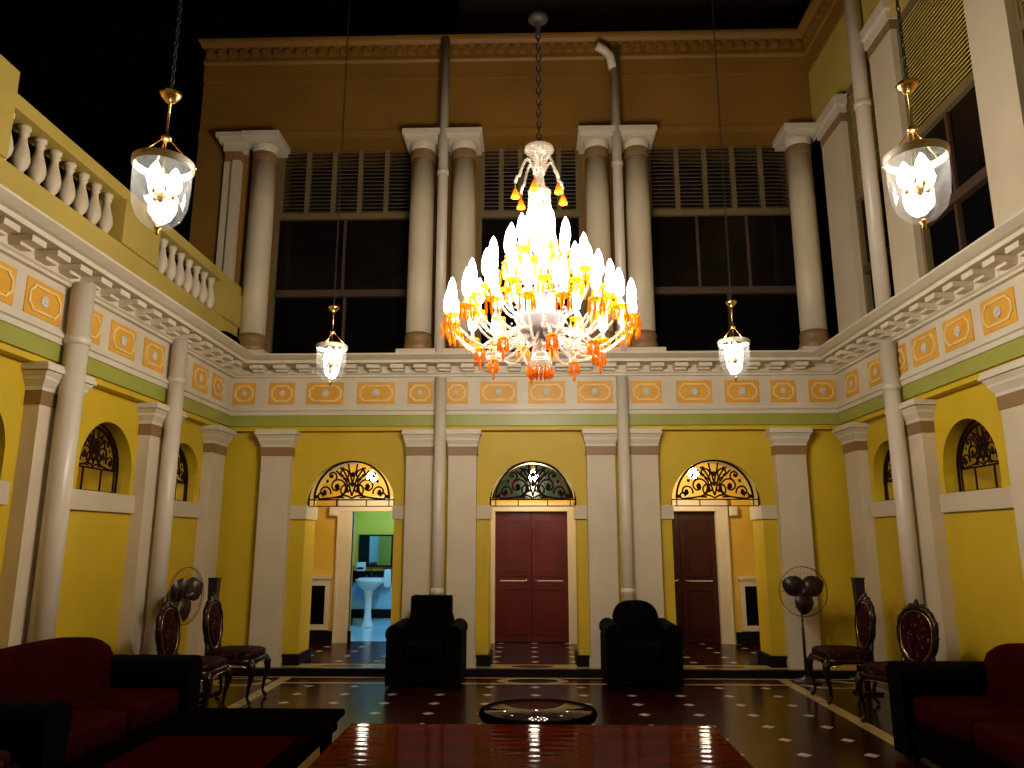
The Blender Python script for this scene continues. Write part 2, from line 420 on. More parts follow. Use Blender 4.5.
bp = [(-4.01, -3.7), (-3.52, -3.17), (-3.01, -2.51), (-2.33, -1.82), (-1.65, -1.32), (-1.14, -0.84), (-0.68, -0.19), (-0.04, 0.45), (0.61, 1.08), (1.32, 1.73), (1.92, 2.39), (2.56, 3.01), (3.16, 3.49), (3.66, 4.01)]
entab(6, BK, -W, W, 1, -1, bp, 'cream cornice and frieze with orange panels on the back wall', [])
lp = [(9.17, 9.50), (8.62, 9.03), (8.12, 8.45), (7.46, 7.90), (6.83, 7.29), (6.20, 6.67), (5.60, 6.07), (5.0, 5.47), (4.4, 4.87), (3.8, 4.27)]
rp = [(9.14, 9.51), (8.45, 8.85), (7.92, 8.25), (7.30, 7.79), (6.69, 7.17), (6.07, 6.54), (5.45, 5.92), (4.83, 5.30), (4.2, 4.67)]
entab(7, LF, -1.6, D, 0, -1, lp, 'cream cornice and frieze with orange panels on the left wall', [])
entab(8, RT, -1.6, D, 0, -1, rp, 'cream cornice and frieze with orange panels on the right wall', [])

# ------------------------------------------------------------------ lower pilasters
def pilaster(F, s, w, label, group, z0=0., back=-.129, k=1.):
    base = F(s, 0, z0)
    g = thing('pilaster', base, label, 'pilaster', group)
    G = lambda a, t_, z: tuple(Vector(F(a, t_, z)) - Vector(base))
    h = w / 2
    MB(G).box(s - h, s + h, back, 0, z0 + .16, 2.70).build('shaft', CRM, g)
    MB(G).box(s - h - .012, s + h + .012, back, .012, 2.70, 2.815).build('neck_band', BRN, g)
    m = MB(G)
    def ring(p, z0_, z1_, q=None):
        q = p if q is None else q
        a = s - h; b = s + h
        p *= k; q *= k
        vs = [(a - p, back, z0_), (a - p, p, z0_), (b + p, p, z0_), (b + p, back, z0_), (a - q, back, z1_), (a - q, q, z1_), (b + q, q, z1_), (b + q, back, z1_)]
        m.add(vs, [(0, 1, 5, 4), (1, 2, 6, 5), (2, 3, 7, 6), (3, 0, 4, 7), (0, 3, 2, 1), (4, 5, 6, 7)])
    ring(.018, 2.815, 2.845); ring(.018, 2.845, 2.90, .05); ring(.055, 2.90, 2.93); ring(.06, 2.93, 2.97, .085); ring(.10, 2.975, 3.01); ring(.088, 3.01, 3.04)
    m.build('capital', CRW, g)
    m = MB(G); ring(.03, z0, z0 + .10); ring(.015, z0 + .10, z0 + .16)
    m.build('base', CRM, g)
    return g
gB = 'cream pilasters on the lower back wall'
for s, lab in ((-3.37, 'single cream pilaster between left arch and left corner'), (-1.46, 'cream pilaster just right of the bathroom arch, left one of pair'),
               (-.905, 'cream pilaster bordering centre arch on its left'), (.905, 'cream pilaster bordering centre arch on its right'),
               (1.46, 'cream pilaster just left of the maroon door arch, right one of pair'), (3.36, 'single cream pilaster behind the right pedestal fan')):
    pilaster(BK, s, .39 if abs(s) > 3 else .37, lab, gB, ZF, k=.85 if abs(s) > 3 else .6)
names = {9.56: 'in the far corner', 8.02: 'second from the far corner', 6.20: 'third from the far corner, behind the sofa', 4.32: 'fourth from the far corner, at picture edge'}
for s, nm in names.items():
    pilaster(LF, s, .50 if s < 9 else .38, 'cream pilaster on left wall ' + nm, 'cream pilasters on the lower left wall')
for s, nm in names.items():
    pilaster(RT, s, (.46 if s > 7 else .52) if s < 9 else .38, 'cream pilaster on right wall ' + nm, 'cream pilasters on the lower right wall')

# ------------------------------------------------------------------ drain pipes
def pipe(x, y, z0, z1, r, label, elbow=False, joints=(), group='cream downpipes'):
    g = thing('drain_pipe', (x, y, z0), label, 'drain pipe', group)
    MB().lathe([(r, 0), (r, z1 - z0)], n=20).build('pipe', PVC, g)
    for jz in joints: MB().lathe([(r * 1.02, 0), (r * 1.14, .005), (r * 1.14, .07), (r * 1.02, .075)], (0, 0, jz - z0), 20, cap=False).build('joint_collar', PVC, g)
    if elbow:
        MB().tube([(-.02, -.02, z1 - z0 - .3), (-.06, -.03, z1 - z0 - .1), (-.16, -.05, z1 - z0), (-.26, -.1, z1 - z0 + .02)], r * .9, 12).build('elbow', PVC, g)
    return g
pipe(-3.92, 6.17, 0, 3.80, .095, 'thick cream downpipe on left wall nearest the sofa', joints=(3.25,))
pipe(-3.92, 8.02, 0, 3.80, .085, 'cream downpipe on left wall behind carved chair', joints=(3.30,))
pipe(3.92, 8.10, 0, 3.74, .085, 'cream downpipe on right wall above carved chair', joints=(3.2,))
pipe(3.93, 8.10, 3.99, 9.2, .085, 'cream downpipe on upper right wall above the cornice', joints=(6.6,))
pipe(-1.19, 9.68, ZF, 3.72, .075, 'cream downpipe between paired pilasters behind left black armchair', joints=(.95,))
pipe(1.19, 9.68, ZF, 3.72, .075, 'cream downpipe between paired pilasters behind right black armchair', joints=(.95,))
pipe(-1.215, 9.62, 3.99, 8.72, .070, 'cream downpipe between upper round columns left of chandelier', joints=(6.6,))
pipe(1.215, 9.62, 3.99, 8.5, .070, 'cream downpipe with bent top right of chandelier', True, joints=(6.7,))

# ------------------------------------------------------------------ upper back wall
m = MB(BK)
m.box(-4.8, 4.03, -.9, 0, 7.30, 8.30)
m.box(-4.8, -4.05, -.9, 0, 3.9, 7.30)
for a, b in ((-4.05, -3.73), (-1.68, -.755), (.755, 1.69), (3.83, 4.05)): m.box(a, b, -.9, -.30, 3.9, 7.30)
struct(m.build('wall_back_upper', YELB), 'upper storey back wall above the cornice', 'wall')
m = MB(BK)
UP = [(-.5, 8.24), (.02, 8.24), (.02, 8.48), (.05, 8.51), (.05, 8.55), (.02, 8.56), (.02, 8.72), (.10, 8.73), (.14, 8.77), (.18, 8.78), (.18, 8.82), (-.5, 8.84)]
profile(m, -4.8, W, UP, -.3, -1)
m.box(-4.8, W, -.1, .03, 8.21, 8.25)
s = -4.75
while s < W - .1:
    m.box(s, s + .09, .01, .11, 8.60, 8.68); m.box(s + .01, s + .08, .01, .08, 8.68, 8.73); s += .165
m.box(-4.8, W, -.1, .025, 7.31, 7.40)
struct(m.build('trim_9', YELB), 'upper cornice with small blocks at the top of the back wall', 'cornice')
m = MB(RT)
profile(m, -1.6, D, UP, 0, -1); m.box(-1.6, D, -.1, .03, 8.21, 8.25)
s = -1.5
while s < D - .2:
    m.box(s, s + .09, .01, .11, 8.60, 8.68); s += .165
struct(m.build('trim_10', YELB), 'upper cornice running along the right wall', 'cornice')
m = MB(RT)
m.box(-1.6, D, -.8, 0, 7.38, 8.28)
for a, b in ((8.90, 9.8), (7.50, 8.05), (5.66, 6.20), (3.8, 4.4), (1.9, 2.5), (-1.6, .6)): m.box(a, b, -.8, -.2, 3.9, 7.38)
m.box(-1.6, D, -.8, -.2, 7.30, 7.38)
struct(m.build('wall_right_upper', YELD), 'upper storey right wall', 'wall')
struct(MB().box(-1.15, 6, 10.75, 10.9, 8.6, 13).build('wall_roof_storey', URED), 'dark red wall set back above the upper cornice', 'wall')
# terrace slabs
struct(MB().box(-8, -W - .14, -1.6, 12, 3.86, 3.97).build('floor_terrace', TILE2), 'terrace floor behind the left balustrade', 'floor')
struct(MB().box(W + .14, 6.1, -1.6, 12.2, 3.80, 3.90).build('floor_gallery', TILE2), 'upper gallery floor on the right side', 'floor')
struct(MB().box(-W - .14, W + .14, 9.94, 12.2, 3.80, 3.90).build('floor_gallery_back', TILE2), 'upper gallery floor behind the back columns', 'floor')
m = MB(); m.box(-4.8, 6.1, 11.6, 11.7, 3.9, 8.8); m.box(6.0, 6.1, -1.6, 11.6, 3.9, 8.8); m.box(-4.85, -4.8, 9.9, 11.7, 3.97, 8.8)
struct(m.build('wall_gallery_rear', DARK), 'unlit rooms behind the upper windows', 'wall')
m = MB(); m.box(-4.8, 6.1, 10.7, 11.7, 8.6, 8.7); m.box(4.83, 6.1, -1.6, 11.7, 8.6, 8.7)
struct(m.build('ceiling_gallery', DARK), 'ceiling of unlit upper rooms', 'ceiling')

# flat strip pilasters at the left end of the upper back wall
g = thing('pilaster', (-4.24, D, 3.99), 'narrow cream strip pilaster left of upper corner column', 'pilaster', 'upper flat pilasters')
m = MB(); m.box(-.13, .0, -.06, .0, 0, 2.92); m.box(.0, .12, -.10, .0, 0, 2.92); m.build('shaft', CRM, g)
MB().box(-.10, .13, -.12, .0, 2.92, 3.05).build('neck_band', BRN, g)
m = MB(); m.box(-.12, .19, -.15, 0, 3.05, 3.16); m.box(-.18, .19, -.19, 0, 3.16, 3.23); m.box(-.22, .19, -.22, 0, 3.23, 3.30); m.build('capital', CRW, g)

def round_col(x, y, label):
    z0 = 3.99
    g = thing('round_column', (x, y, z0), label, 'column', 'round columns of the upper storey')
    R = .172
    MB().lathe([(R, .36), (R, 1.2), (R * .985, 2.1), (R * .94, 2.92)], n=32).build('shaft', CRM, g)
    m = MB(); m.lathe([(R * 1.04, .10), (R * 1.16, .14), (R * 1.16, .20), (R * 1.06, .23), (R * 1.1, .27), (R * 1.1, .31), (R * 1.0, .36)], n=32)
    m.build('base_moulding', BRN, g)
    MB().box(-.26, .26, -.25, .25, 0, .10).build('plinth', CRM, g)
    MB().lathe([(R * .97, 2.92), (R * .99, 2.93), (R * .99, 3.04), (R * .97, 3.05)], n=32).build('neck_band', BRN, g)
    m = MB(); m.lathe([(R * .96, 3.05), (R * 1.02, 3.09), (R * 1.1, 3.14), (R * 1.1, 3.16)], n=32)
    m.box(-.235, .235, -.235, .27, 3.16, 3.22); m.box(-.265, .265, -.265, .27, 3.22, 3.30); m.build('capital', CRW, g)
    return g
cl = ['round upper column at the left corner', 'round upper column left of downpipe, left of chandelier', 'round upper column directly left behind the chandelier chain, right of downpipe',
      'round upper column directly right of chandelier, left of downpipe', 'round upper column right of chandelier, right of downpipe', 'round upper column at the right corner']
for x, l in zip((-3.815, -1.53, -.935, .945, 1.51, 3.80), cl): round_col(x, 9.82, l)

def flat_up(s0, s1, label, zb=7.2):
    c = (s0 + s1) / 2; base = RT(c, 0, 3.99); h = (s1 - s0) / 2
    g = thing('pilaster', base, label, 'pilaster', 'flat pilasters of the upper right wall')
    G = lambda a, t_, z: tuple(Vector(RT(a, t_, z)) - Vector(base))
    MB(G).box(c - h, c + h, -.2, -.0, 4.2, zb).build('shaft', CRM, g)
    MB(G).box(c - h - .03, c + h + .03, -.2, .03, 3.99, 4.2).build('base', BRN, g)
    MB(G).box(c - h - .01, c + h + .01, -.2, .01, zb, zb + .12).build('neck_band', BRN, g)
    m = MB(G); m.box(c - h - .03, c + h + .03, -.2, .04, zb + .12, zb + .22); m.box(c - h - .07, c + h + .07, -.2, .08, zb + .22, zb + .35); m.build('capital', CRW, g)
flat_up(8.92, 9.58, 'broad flat upper pilaster beside the right corner column', 6.92)
flat_up(7.50, 8.03, 'flat upper pilaster behind the front right lantern chain')
flat_up(5.67, 6.20, 'flat upper pilaster at the right picture edge')
flat_up(3.84, 4.37, 'flat upper pilaster nearest the camera on the right')

# ------------------------------------------------------------------ upper windows
def win(n, F, s0, s1, t0, zl, zt, zg, zo, label, nl, ng, frame=WFR, lm=None):
    """zt top, zl louvre bottom, zg glass bottom, zo opening bottom"""
    g = sgroup('window_%d' % n, label, 'window')
    m = MB(F); fw = .05
    m.box(s0, s0 + fw, t0 - .05, t0 + .05, zo, zt); m.box(s1 - fw, s1, t0 - .05, t0 + .05, zo, zt)
    m.box(s0 + fw, s1 - fw, t0 - .05, t0 + .05, zt - .06, zt)
    m.box(s0 + fw, s1 - fw, t0 - .05, t0 + .06, zl - .09, zl)
    m.build('window_frame', frame, g)
    m = MB(F); m.box(s0 + fw, s1 - fw, t0 - .05, t0 + .06, zg - .10, zg)
    for i in range(1, ng):
        a = s0 + (s1 - s0) * i / ng; m.box(a - .02, a + .02, t0 - .03, t0 + .03, zg, zl - .09)
    m.box(s0 + (s1 - s0) * .52 - .02, s0 + (s1 - s0) * .52 + .02, t0 - .03, t0 + .03, zo, zg - .1)
    m.build('sash_frame', WFD, g)
    for i in range(nl):
        a = s0 + fw + (s1 - s0 - 2 * fw) * i / nl; b = s0 + fw + (s1 - s0 - 2 * fw) * (i + 1) / nl
        o = MB(F).box(a, a + .035, t0 - .03, t0 + .04, zl, zt - .06).box(b - .035, b, t0 - .03, t0 + .04, zl, zt - .06).build('louvre_panel', frame, g)
        m = MB(F); z = zl + .02
        while z < zt - .12:
            m.add([(a + .035, t0 + .03, z), (b - .035, t0 + .03, z), (b - .035, t0 - .03, z + .055), (a + .035, t0 - .03, z + .055), (a + .035, t0 + .035, z + .01), (b - .035, t0 + .035, z + .01), (b - .035, t0 - .025, z + .065), (a + .035, t0 - .025, z + .065)],
                  [(0, 1, 2, 3), (7, 6, 5, 4), (0, 4, 5, 1), (1, 5, 6, 2), (2, 6, 7, 3), (3, 7, 4, 0)])
            z += .045 if lm else .06
        m.build('louvre_slats', lm or LOU, o)
    for i in range(ng):
        a = s0 + (s1 - s0) * i / ng + .02; b = s0 + (s1 - s0) * (i + 1) / ng - .02
        MB(F).box(max(a, s0 + fw), min(b, s1 - fw), t0 - .01, t0, zg, zl - .09).build('glass_pane', DGL, g)
    MB(F).box(s0 + fw, s1 - fw, t0 - .03, t0 - .02, zo, zg - .10).build('opening_dark_sheet', DARK, g)  # black sheet standing in for the shade inside the open lower part
    return g
win(1, BK, -3.73, -1.68, -.42, 6.30, 7.52, 5.12, 3.92, 'tall dark upper window with louvres, left of chandelier', 5, 2)
win(2, BK, -.755, .755, -.42, 6.30, 7.52, 5.12, 3.92, 'upper window with louvres behind the chandelier', 5, 2)
win(3, BK, 1.69, 3.83, -.42, 6.30, 7.52, 5.12, 3.92, 'tall dark upper window with louvres, right of chandelier', 5, 3)
win(4, RT, 8.05, 8.90, -.12, 5.85, 7.30, 4.90, 3.92, 'narrow upper right window behind the downpipe', 1, 2, WFR, YELD)
win(5, RT, 6.20, 7.50, -.12, 5.85, 7.30, 4.90, 3.92, 'wide upper right window behind front right lantern', 1, 2, WFR, YELD)
win(6, RT, 4.37, 5.67, -.12, 5.85, 7.30, 4.90, 3.92, 'upper right window at picture edge', 1, 2, WFR, YELD)

# ------------------------------------------------------------------ balustrade on the left terrace
bx = -W - .05
g = thing('balustrade', (bx, 5.3, 3.97), 'yellow terrace balustrade with cream balusters above left cornice', 'balustrade')
m = MB(); m.box(-.12, .10, -6.6, 4.42, 0, .46); m.build('plinth_wall', YELD, g)
def ped(y0, y1, zt):
    MB().box(-.15, .13, y0 - 5.3, y1 - 5.3, .46, zt).build('pedestal', YELD, g)
ped(4.0, 5.10, 1.19); ped(6.72, 7.42, .91); ped(9.10, 9.72, .91)
for a, b in ((5.10, 6.72), (7.42, 9.10)):
    MB().box(-.13, .11, a - 5.3, b - 5.3, .91, 1.03).build('top_rail', YELD, g)
MB().box(-.13, .11, 6.72 - 5.3, 7.42 - 5.3, .91, 1.03).build('top_rail', YELD, g); MB().box(-.13, .11, 9.10 - 5.3, 9.72 - 5.3, .91, 1.03).build('top_rail', YELD, g)
BP = [(.05, 0), (.05, .03), (.035, .04), (.035, .06), (.062, .11), (.072, .16), (.062, .22), (.036, .31), (.030, .35), (.034, .37), (.046, .385), (.034, .40), (.05, .42), (.05, .45)]
b0 = None
for a, b, n in ((5.10, 6.72, 8), (7.42, 9.10, 8)):
    for i in range(n):
        yy = a + (b - a) * (i + .5) / n - 5.3
        if b0 is None:
            b0 = MB().lathe(BP, n=16).build('baluster', CRM, g); o = b0
        else:
            o = b0.copy(); COL.objects.link(o)
        o.location = (0, yy, .46)
o = MB().sup((0, 0, .06), (.10, .28, .09), .8).build('cloth_bundle', CTF); o.location = (-3.80, 9.0, 4.0); tag(o, 'dark bundle lying on the left cornice near the corner', 'bundle')

# ------------------------------------------------------------------ iron fanlight grilles
def spiral(cx, cz, r0, r1, a0, a1, n=26):
    return [(cx + (r0 + (r1 - r0) * i / n) * cos(a0 + (a1 - a0) * i / n), 0, cz + (r0 + (r1 - r0) * i / n) * sin(a0 + (a1 - a0) * i / n)) for i in range(n + 1)]
def grille(loc, rz, R, lower, label, group):
    g = thing('fanlight_grille', loc, label, 'iron grille', group, rz)
    m = MB(); n = 32
    arc = lambda r, z0=0: [(r * cos(PI * i / n), 0, z0 + r * sin(PI * i / n)) for i in range(n + 1)]
    w = .014
    m.tube([(R - .01, 0, -lower)] + arc(R - .01) + [(-R + .01, 0, -lower)], w, 4)
    ri = R * .86
    m.tube(arc(ri, .02 * R), .018, 4)
    m.tube([(-R, 0, 0), (R, 0, 0)], .012, 4); m.tube([(-R, 0, -lower), (R, 0, -lower)], .009, 4)
    m.build('frame', IRON, g)
    for x in (-R * .86, -R * .34, R * .34, R * .86): MB().tube([(x, 0, -lower), (x, 0, 0)], .009, 4).build('lower_bar', IRON, g)
    m = MB(); q = R / .57
    def sc(pts): 
        m.tube([(x * q, y, z * q) for x, y, z in pts], .012 * q, 5); m.tube([(-x * q, y, z * q) for x, y, z in pts], .012 * q, 5)
    sc(spiral(.20, .17, .135, .03, PI * 1.5, PI * -.9)); sc(spiral(.20, .17, .135, .135, PI * 1.5, PI * .7, 12))
    sc(spiral(.075, .135, .085, .03, -PI * .5, PI * 1.6))
    sc(spiral(.36, .10, .085, .022, PI * 1.1, -PI * .9)); sc(spiral(.40, .055, .05, .02, PI * 1.5, PI * 3.2))
    sc(spiral(.27, .31, .07, .02, PI * 1.4, -PI * .4)); sc(spiral(.12, .34, .075, .02, PI * 1.2, -PI * .5))
    sc([(0, 0, .05), (.03, 0, .15), (.05, 0, .26), (.11, 0, .36), (.17, 0, .42)]); sc([(0, 0, .2), (.02, 0, .30), (.05, 0, .40), (.06, 0, .47)])
    sc([(.02, 0, .20), (.08, 0, .27), (.15, 0, .31), (.22, 0, .38)]); sc([(.10, 0, .03), (.2, 0, .035), (.3, 0, .02), (.42, 0, .01)])
    sc([(0, 0, .02), (.06, 0, .05), (.12, 0, .06)])
    for (x, z, r) in ((0, .33, .030), (0, .20, .028), (.20, .17, .035), (.36, .10, .028), (.075, .13, .028), (.27, .31, .022), (.46, .04, .022), (.13, .40, .022), (.33, .24, .02)):
        for sgn in ((1, -1) if x else (1,)): m.ball((sgn * x * q, 0, z * q), r * q, 7, 4, 1.2, 1., .35)
    m.build('scrollwork', IRON, g)
    return g
gg = 'iron fanlight grilles in the back arches'
grille((-2.39, 10.0, 2.135), 0, .58, .085, 'dark iron scroll fanlight over the bathroom doorway arch', gg)
grille((.015, 10.0, 2.135), 0, .57, .085, 'dark iron scroll fanlight above the central red door', gg)
grille((2.40, 10.0, 2.135), 0, .58, .085, 'dark iron scroll fanlight over right arch with maroon door', gg)
for sx, side in ((-1, 'left'), (1, 'right')):
    for y, nm in ((8.86, 'farthest arched grille opening'), (7.25, 'middle arched grille opening'), (5.34, 'nearest arched grille opening, at picture edge')):
        g = grille((sx * (W + .27), y, 2.30), PI / 2 if sx < 0 else -PI / 2, .455, .22, 'dark iron scroll grille in the %s wall, %s' % (side, nm), 'iron grilles in the side walls')

# ------------------------------------------------------------------ doors in the corridor wall
def casing(g, a, b, zt, y=12.05, w=.10):
    m = MB(); m.box(a - w, a, y - .05, y + .10, ZF, zt + w); m.box(b, b + w, y - .05, y + .10, ZF, zt + w); m.box(a - w, b + w, y - .06, y + .10, zt, zt + w)
    m.box(a - w - .015, a - w + .02, y - .07, y, ZF, zt + w + .02); m.box(b + w - .02, b + w + .015, y - .07, y, ZF, zt + w + .02); m.box(a - w - .015, b + w + .015, y - .07, y, zt + w - .01, zt + w + .02)
    return m.build('door_casing', CRM, g)
def leafs(g, a, b, zt, mt, y=12.12):
    c = (a + b) / 2
    for (p, q) in ((a, c - .004), (c + .004, b)):
        m = MB(); m.box(p, q, y - .02, y + .02, ZF + .01, zt)
        st = .075
        for (z0, z1) in ((ZF + .12, .88), (1.06, 1.92)):
            for (u0, u1, w0, w1) in ((p + st, q - st, z0, z0 + .02), (p + st, q - st, z1 - .02, z1), (p + st, p + st + .02, z0, z1), (q - st - .02, q - st, z0, z1)):
                m.box(u0, u1, y - .035, y - .02, w0, w1)
            m.box(p + st + .06, q - st - .06, y - .030, y - .02, z0 + .06, z1 - .06)
        lf = m.build('door_leaf', mt, g)
        hx = (q - .05) if q < c + .01 else (p + .05)
        MB().tube([(hx, y - .02, 1.0), (hx, y - .06, 1.0), (hx + (.05 if q > c + .1 else -.05), y - .06, 1.0)], .008, 6).build('door_handle', GOLD, lf)
        MB().box(p + .08, q - .08, y - .034, y - .028, .985, 1.0).build('brass_bolt', CRM, lf)
g = sgroup('door_1', 'bathroom doorway in cream casing, open and cyan lit', 'door')
casing(g, -2.85, -1.72, 2.06, w=.21)
MB().box(-.03, .03, 0, .62, 0, 1.98).build('door_leaf', CTF, g, loc=(-1.90, 12.22, ZF), rz=.12)
g = sgroup('door_2', 'closed red double door in centre arch', 'door')
casing(g, -.58, .56, 2.06, w=.11); leafs(g, -.58, .56, 2.06, DRED)
g = sgroup('door_3', 'closed dark maroon double door behind right arch', 'door')
casing(g, 1.76, 2.88, 2.06, w=.17); leafs(g, 1.76, 2.88, 2.06, DRED2)
# green stained transom over the centre door
g = sgroup('window_7', 'dark green stained fanlight above the central red door', 'window')
n = 20
MB().prism([(.62 * cos(PI * i / n), 2.26 + .58 * sin(PI * i / n)) for i in range(n + 1)], 12.02, 12.04).build('stained_glass', GGL, g)
MB().tube([(.63 * cos(PI * i / n), 12.0, 2.26 + .59 * sin(PI * i / n)) for i in range(n + 1)], .025, 6).build('arched_frame', IRON, g)
# low vents
for x, lab in ((-3.40, 'white framed low dark vent left of bathroom doorway'), (3.44, 'white framed low dark vent right of maroon door')):
    g = thing('wall_vent', (x, 12.05, .26), lab, 'vent', 'low framed vents in the corridor wall')
    MB().box(-.19, .19, -.04, 0, .08, .66).build('dark_panel', DARK, g)
    m = MB(); m.box(-.25, -.18, -.06, 0, 0, .76); m.box(.18, .25, -.06, 0, 0, .76); m.box(-.18, .18, -.06, 0, 0, .08); m.box(-.18, .18, -.06, 0, .66, .76); m.box(-.27, .27, -.08, 0, .76, .80)
    m.build('frame', CRM, g)
for x, lab in ((-3.15, 'small cream junction box above the left vent'), (3.16, 'small cream junction box above the right vent')):
    g = thing('junction_box', (x, 12.05, 1.98), lab, 'junction box', 'small boxes high on the corridor wall')
    MB().box(-.07, .07, -.07, 0, .0, .16).build('body', CRM, g, bevel=.012); MB().box(-.05, .05, -.085, -.07, .02, .14).build('cover', CRW, g)
# corridor lamps
for x, z, lab in ((-2.385, 2.52, 'glaring ceiling bulb behind left fanlight grille'), (.02, 2.52, 'glaring ceiling bulb behind centre fanlight grille'), (2.39, 2.56, 'glaring ceiling bulb behind right fanlight grille')):
    g = thing('corridor_lamp', (x, 11.2, 3.1), lab, 'ceiling lamp', 'ceiling bulbs in the corridor')
    MB().lathe([(.0, 0), (.05, 0), (.05, -.02), (.012, -.05), (.008, -.40), (.03, -.42), (.03, -.47)][::-1], n=14).build('stem', GOLD, g)
    MB().lathe([(.001, z - 3.1 - .06), (.035, z - 3.1 - .045), (.085, z - 3.1), (.06, z - 3.1 + .06), (.02, z - 3.1 + .10)], n=14).build('bulb', BULBC, g)
    lamp('bulb_light', (0, -.0, z - 3.1 - .12), 17, (1, .80, .45), .05, g)
for x, y, e in ((-5.3, 8.2, 6), (-5.3, 5.6, 6), (5.3, 8.2, 6), (5.3, 5.6, 6)):
    g = thing('corridor_lamp', (x, y, 3.1), 'side corridor ceiling bulb beyond the %s wall, %s one' % ('left' if x < 0 else 'right', 'farther' if y > 7 else 'nearer'), 'ceiling lamp', 'side corridor bulbs')
    MB().lathe([(.03, -.14), (.03, -.1), (.05, -.02), (.05, 0)], n=12).build('stem', GOLD, g)
    MB().ball((0, 0, -.19), .05).build('bulb', BULBC, g)
    lamp('bulb_light', (0, 0, -.32), e, (1, .85, .55), .05, g)

# ------------------------------------------------------------------ bathroom
m = MB(); m.box(-3.75, -3.6, 12.2, 14.7, 0, 2.7); m.box(-3.6, -1.5, 14.6, 14.75, .8, 2.7); m.box(-1.5, -1.35, 12.2, 14.75, 0, 2.7)
struct(m.build('wall_bathroom', BYEL), 'yellow painted upper walls of the bathroom', 'wall')
m = MB(); m.box(-3.6, -3.40, 12.2, 14.58, 0, 2.7)
struct(m.build('wall_bathroom_side', BTILE), 'pale tiled side wall inside the bathroom', 'wall')
m = MB(); m.box(-3.40, -1.5, 14.56, 14.75, 0, .85)
struct(m.build('wall_bathroom_tile', BTILE), 'pale tiled lower wall behind the basin', 'wall')
m = MB(); m.box(-3.40, -1.5, 14.50, 14.6, .85, 1.05); m.box(-3.41, -3.38, 12.4, 14.56, .75, 1.15); m.box(-3.40, -1.5, 14.53, 14.56, ZF + .12, .35); m.box(-3.40, -3.36, 12.3, 14.54, ZF, .2)
struct(m.build('trim_11', BLK), 'black tile bands around the bathroom wall', 'trim')
struct(MB().box(-3.7, -1.4, 12.2, 14.75, -.05, ZF).build('floor_bathroom', BTILE), 'pale tiled bathroom floor', 'floor')
struct(MB().box(-3.75, -1.35, 12.2, 14.75, 2.7, 2.8).build('ceiling_bathroom', CRM), 'bathroom ceiling', 'ceiling')
g = thing('pedestal_basin', (-3.0, 14.16, ZF), 'pale pedestal wash basin in the cyan lit bathroom', 'wash basin')
m = MB(); m.lathe([(.05, .62), (.12, .66), (.22, .74), (.25, .80), (.26, .84), (.24, .845), (.20, .82), (.10, .76), (.02, .75)], n=24, sy=.85, cap=False); m.box(-.22, .22, .14, .34, .76, .86); m.build('bowl', WHITE, g)
MB().lathe([(.13, 0), (.12, .03), (.075, .10), (.06, .3), (.07, .52), (.10, .68)], n=18, sy=.9).build('pedestal', WHITE, g)
m = MB(); m.tube([(0, .22, .86), (0, .22, .98), (0, .18, 1.0), (0, .10, .97)], .014, 8); m.ball((.09, .22, .89), .02); m.ball((-.09, .22, .89), .02); m.build('tap', CHN, g)
g = thing('wall_mirror', (-3.10, 14.60, 1.12), 'dark framed mirror hanging above the basin', 'mirror')
MIR = mat('mirror_glass', (.5, .6, .6), .05, .02, 1., metal=1.)
MB().box(-.14, .42, -.035, -.03, .03, .57).build('mirror_glass', MIR, g)
m = MB(); m.box(-.20, .0, -.05, 0, 0, .6); m.box(.42, .46, -.05, 0, 0, .6); m.box(.0, .42, -.05, 0, .57, .6); m.box(.0, .42, -.05, 0, 0, .03); m.build('frame', BLK, g)
g = thing('soap_box', (-3.20, 14.42, 1.05), 'small pale box standing on the dark ledge under mirror', 'box')
MB().box(-.09, .07, -.06, .05, 0, .16).build('body', WHITE, g, bevel=.015); MB().box(-.07, .05, -.066, -.06, .03, .07).build('slot', BLK, g)
g = thing('hand_towel', (-2.72, 14.49, .74), 'pale towel hanging to the right of the basin', 'towel')
MB().sup((0, 0, .17), (.07, .03, .17), .5).build('cloth', WHITE, g); MB().tube([(-.1, .02, .35), (.1, .02, .35)], .012, 6).build('rail', CHN, g)
g = thing('tube_lamp', (-2.2, 13.2, 2.62), 'cyan fluorescent tube on the bathroom ceiling', 'lamp')
MB().tube([(-.4, 0, 0), (.4, 0, 0)], .02, 8).build('tube', CYL, g); MB().box(-.42, .42, -.03, .03, .02, .08).build('housing', WHITE, g)
lamp('tube_light', (0, 0, -.14), 95, (.12, .46, 1.), .12, g)

# ------------------------------------------------------------------ chandelier
CH = thing('chandelier', (.07, 5.25, 2.74), 'great crystal chandelier with amber drops and blazing candle bulbs', 'chandelier')
Z = lambda z: z - 2.74
MB().lathe([(.0, Z(9.7)), (.01, Z(9.7)), (.01, Z(5.76)), (.03, Z(5.75)), (.05, Z(5.72)), (.075, Z(5.69)), (.08, Z(5.66)), (.05, Z(5.64)), (.02, Z(5.60)), (.02, Z(5.52)), (.012, Z(5.5))][::-1], n=18).build('ceiling_rod', CHN, CH)
m = MB(); z = Z(4.56); k = 0
while z < Z(5.50):
    pts = [(.016 * cos(a) * (1 if k % 2 else 0), .016 * cos(a) * (0 if k % 2 else 1), z + .03 + .032 * sin(a)) for a in [2 * PI * i / 10 for i in range(10)]]
    m.tube(pts, .006, 5, closed=True); z += .048; k += 1
m.build('chain', CHN, CH)
m = MB(); m.lathe([(.012, Z(4.36)), (.03, Z(4.38)), (.05, Z(4.44)), (.09, Z(4.50)), (.115, Z(4.52)), (.11, Z(4.54)), (.05, Z(4.55)), (.02, Z(4.57))], n=20)
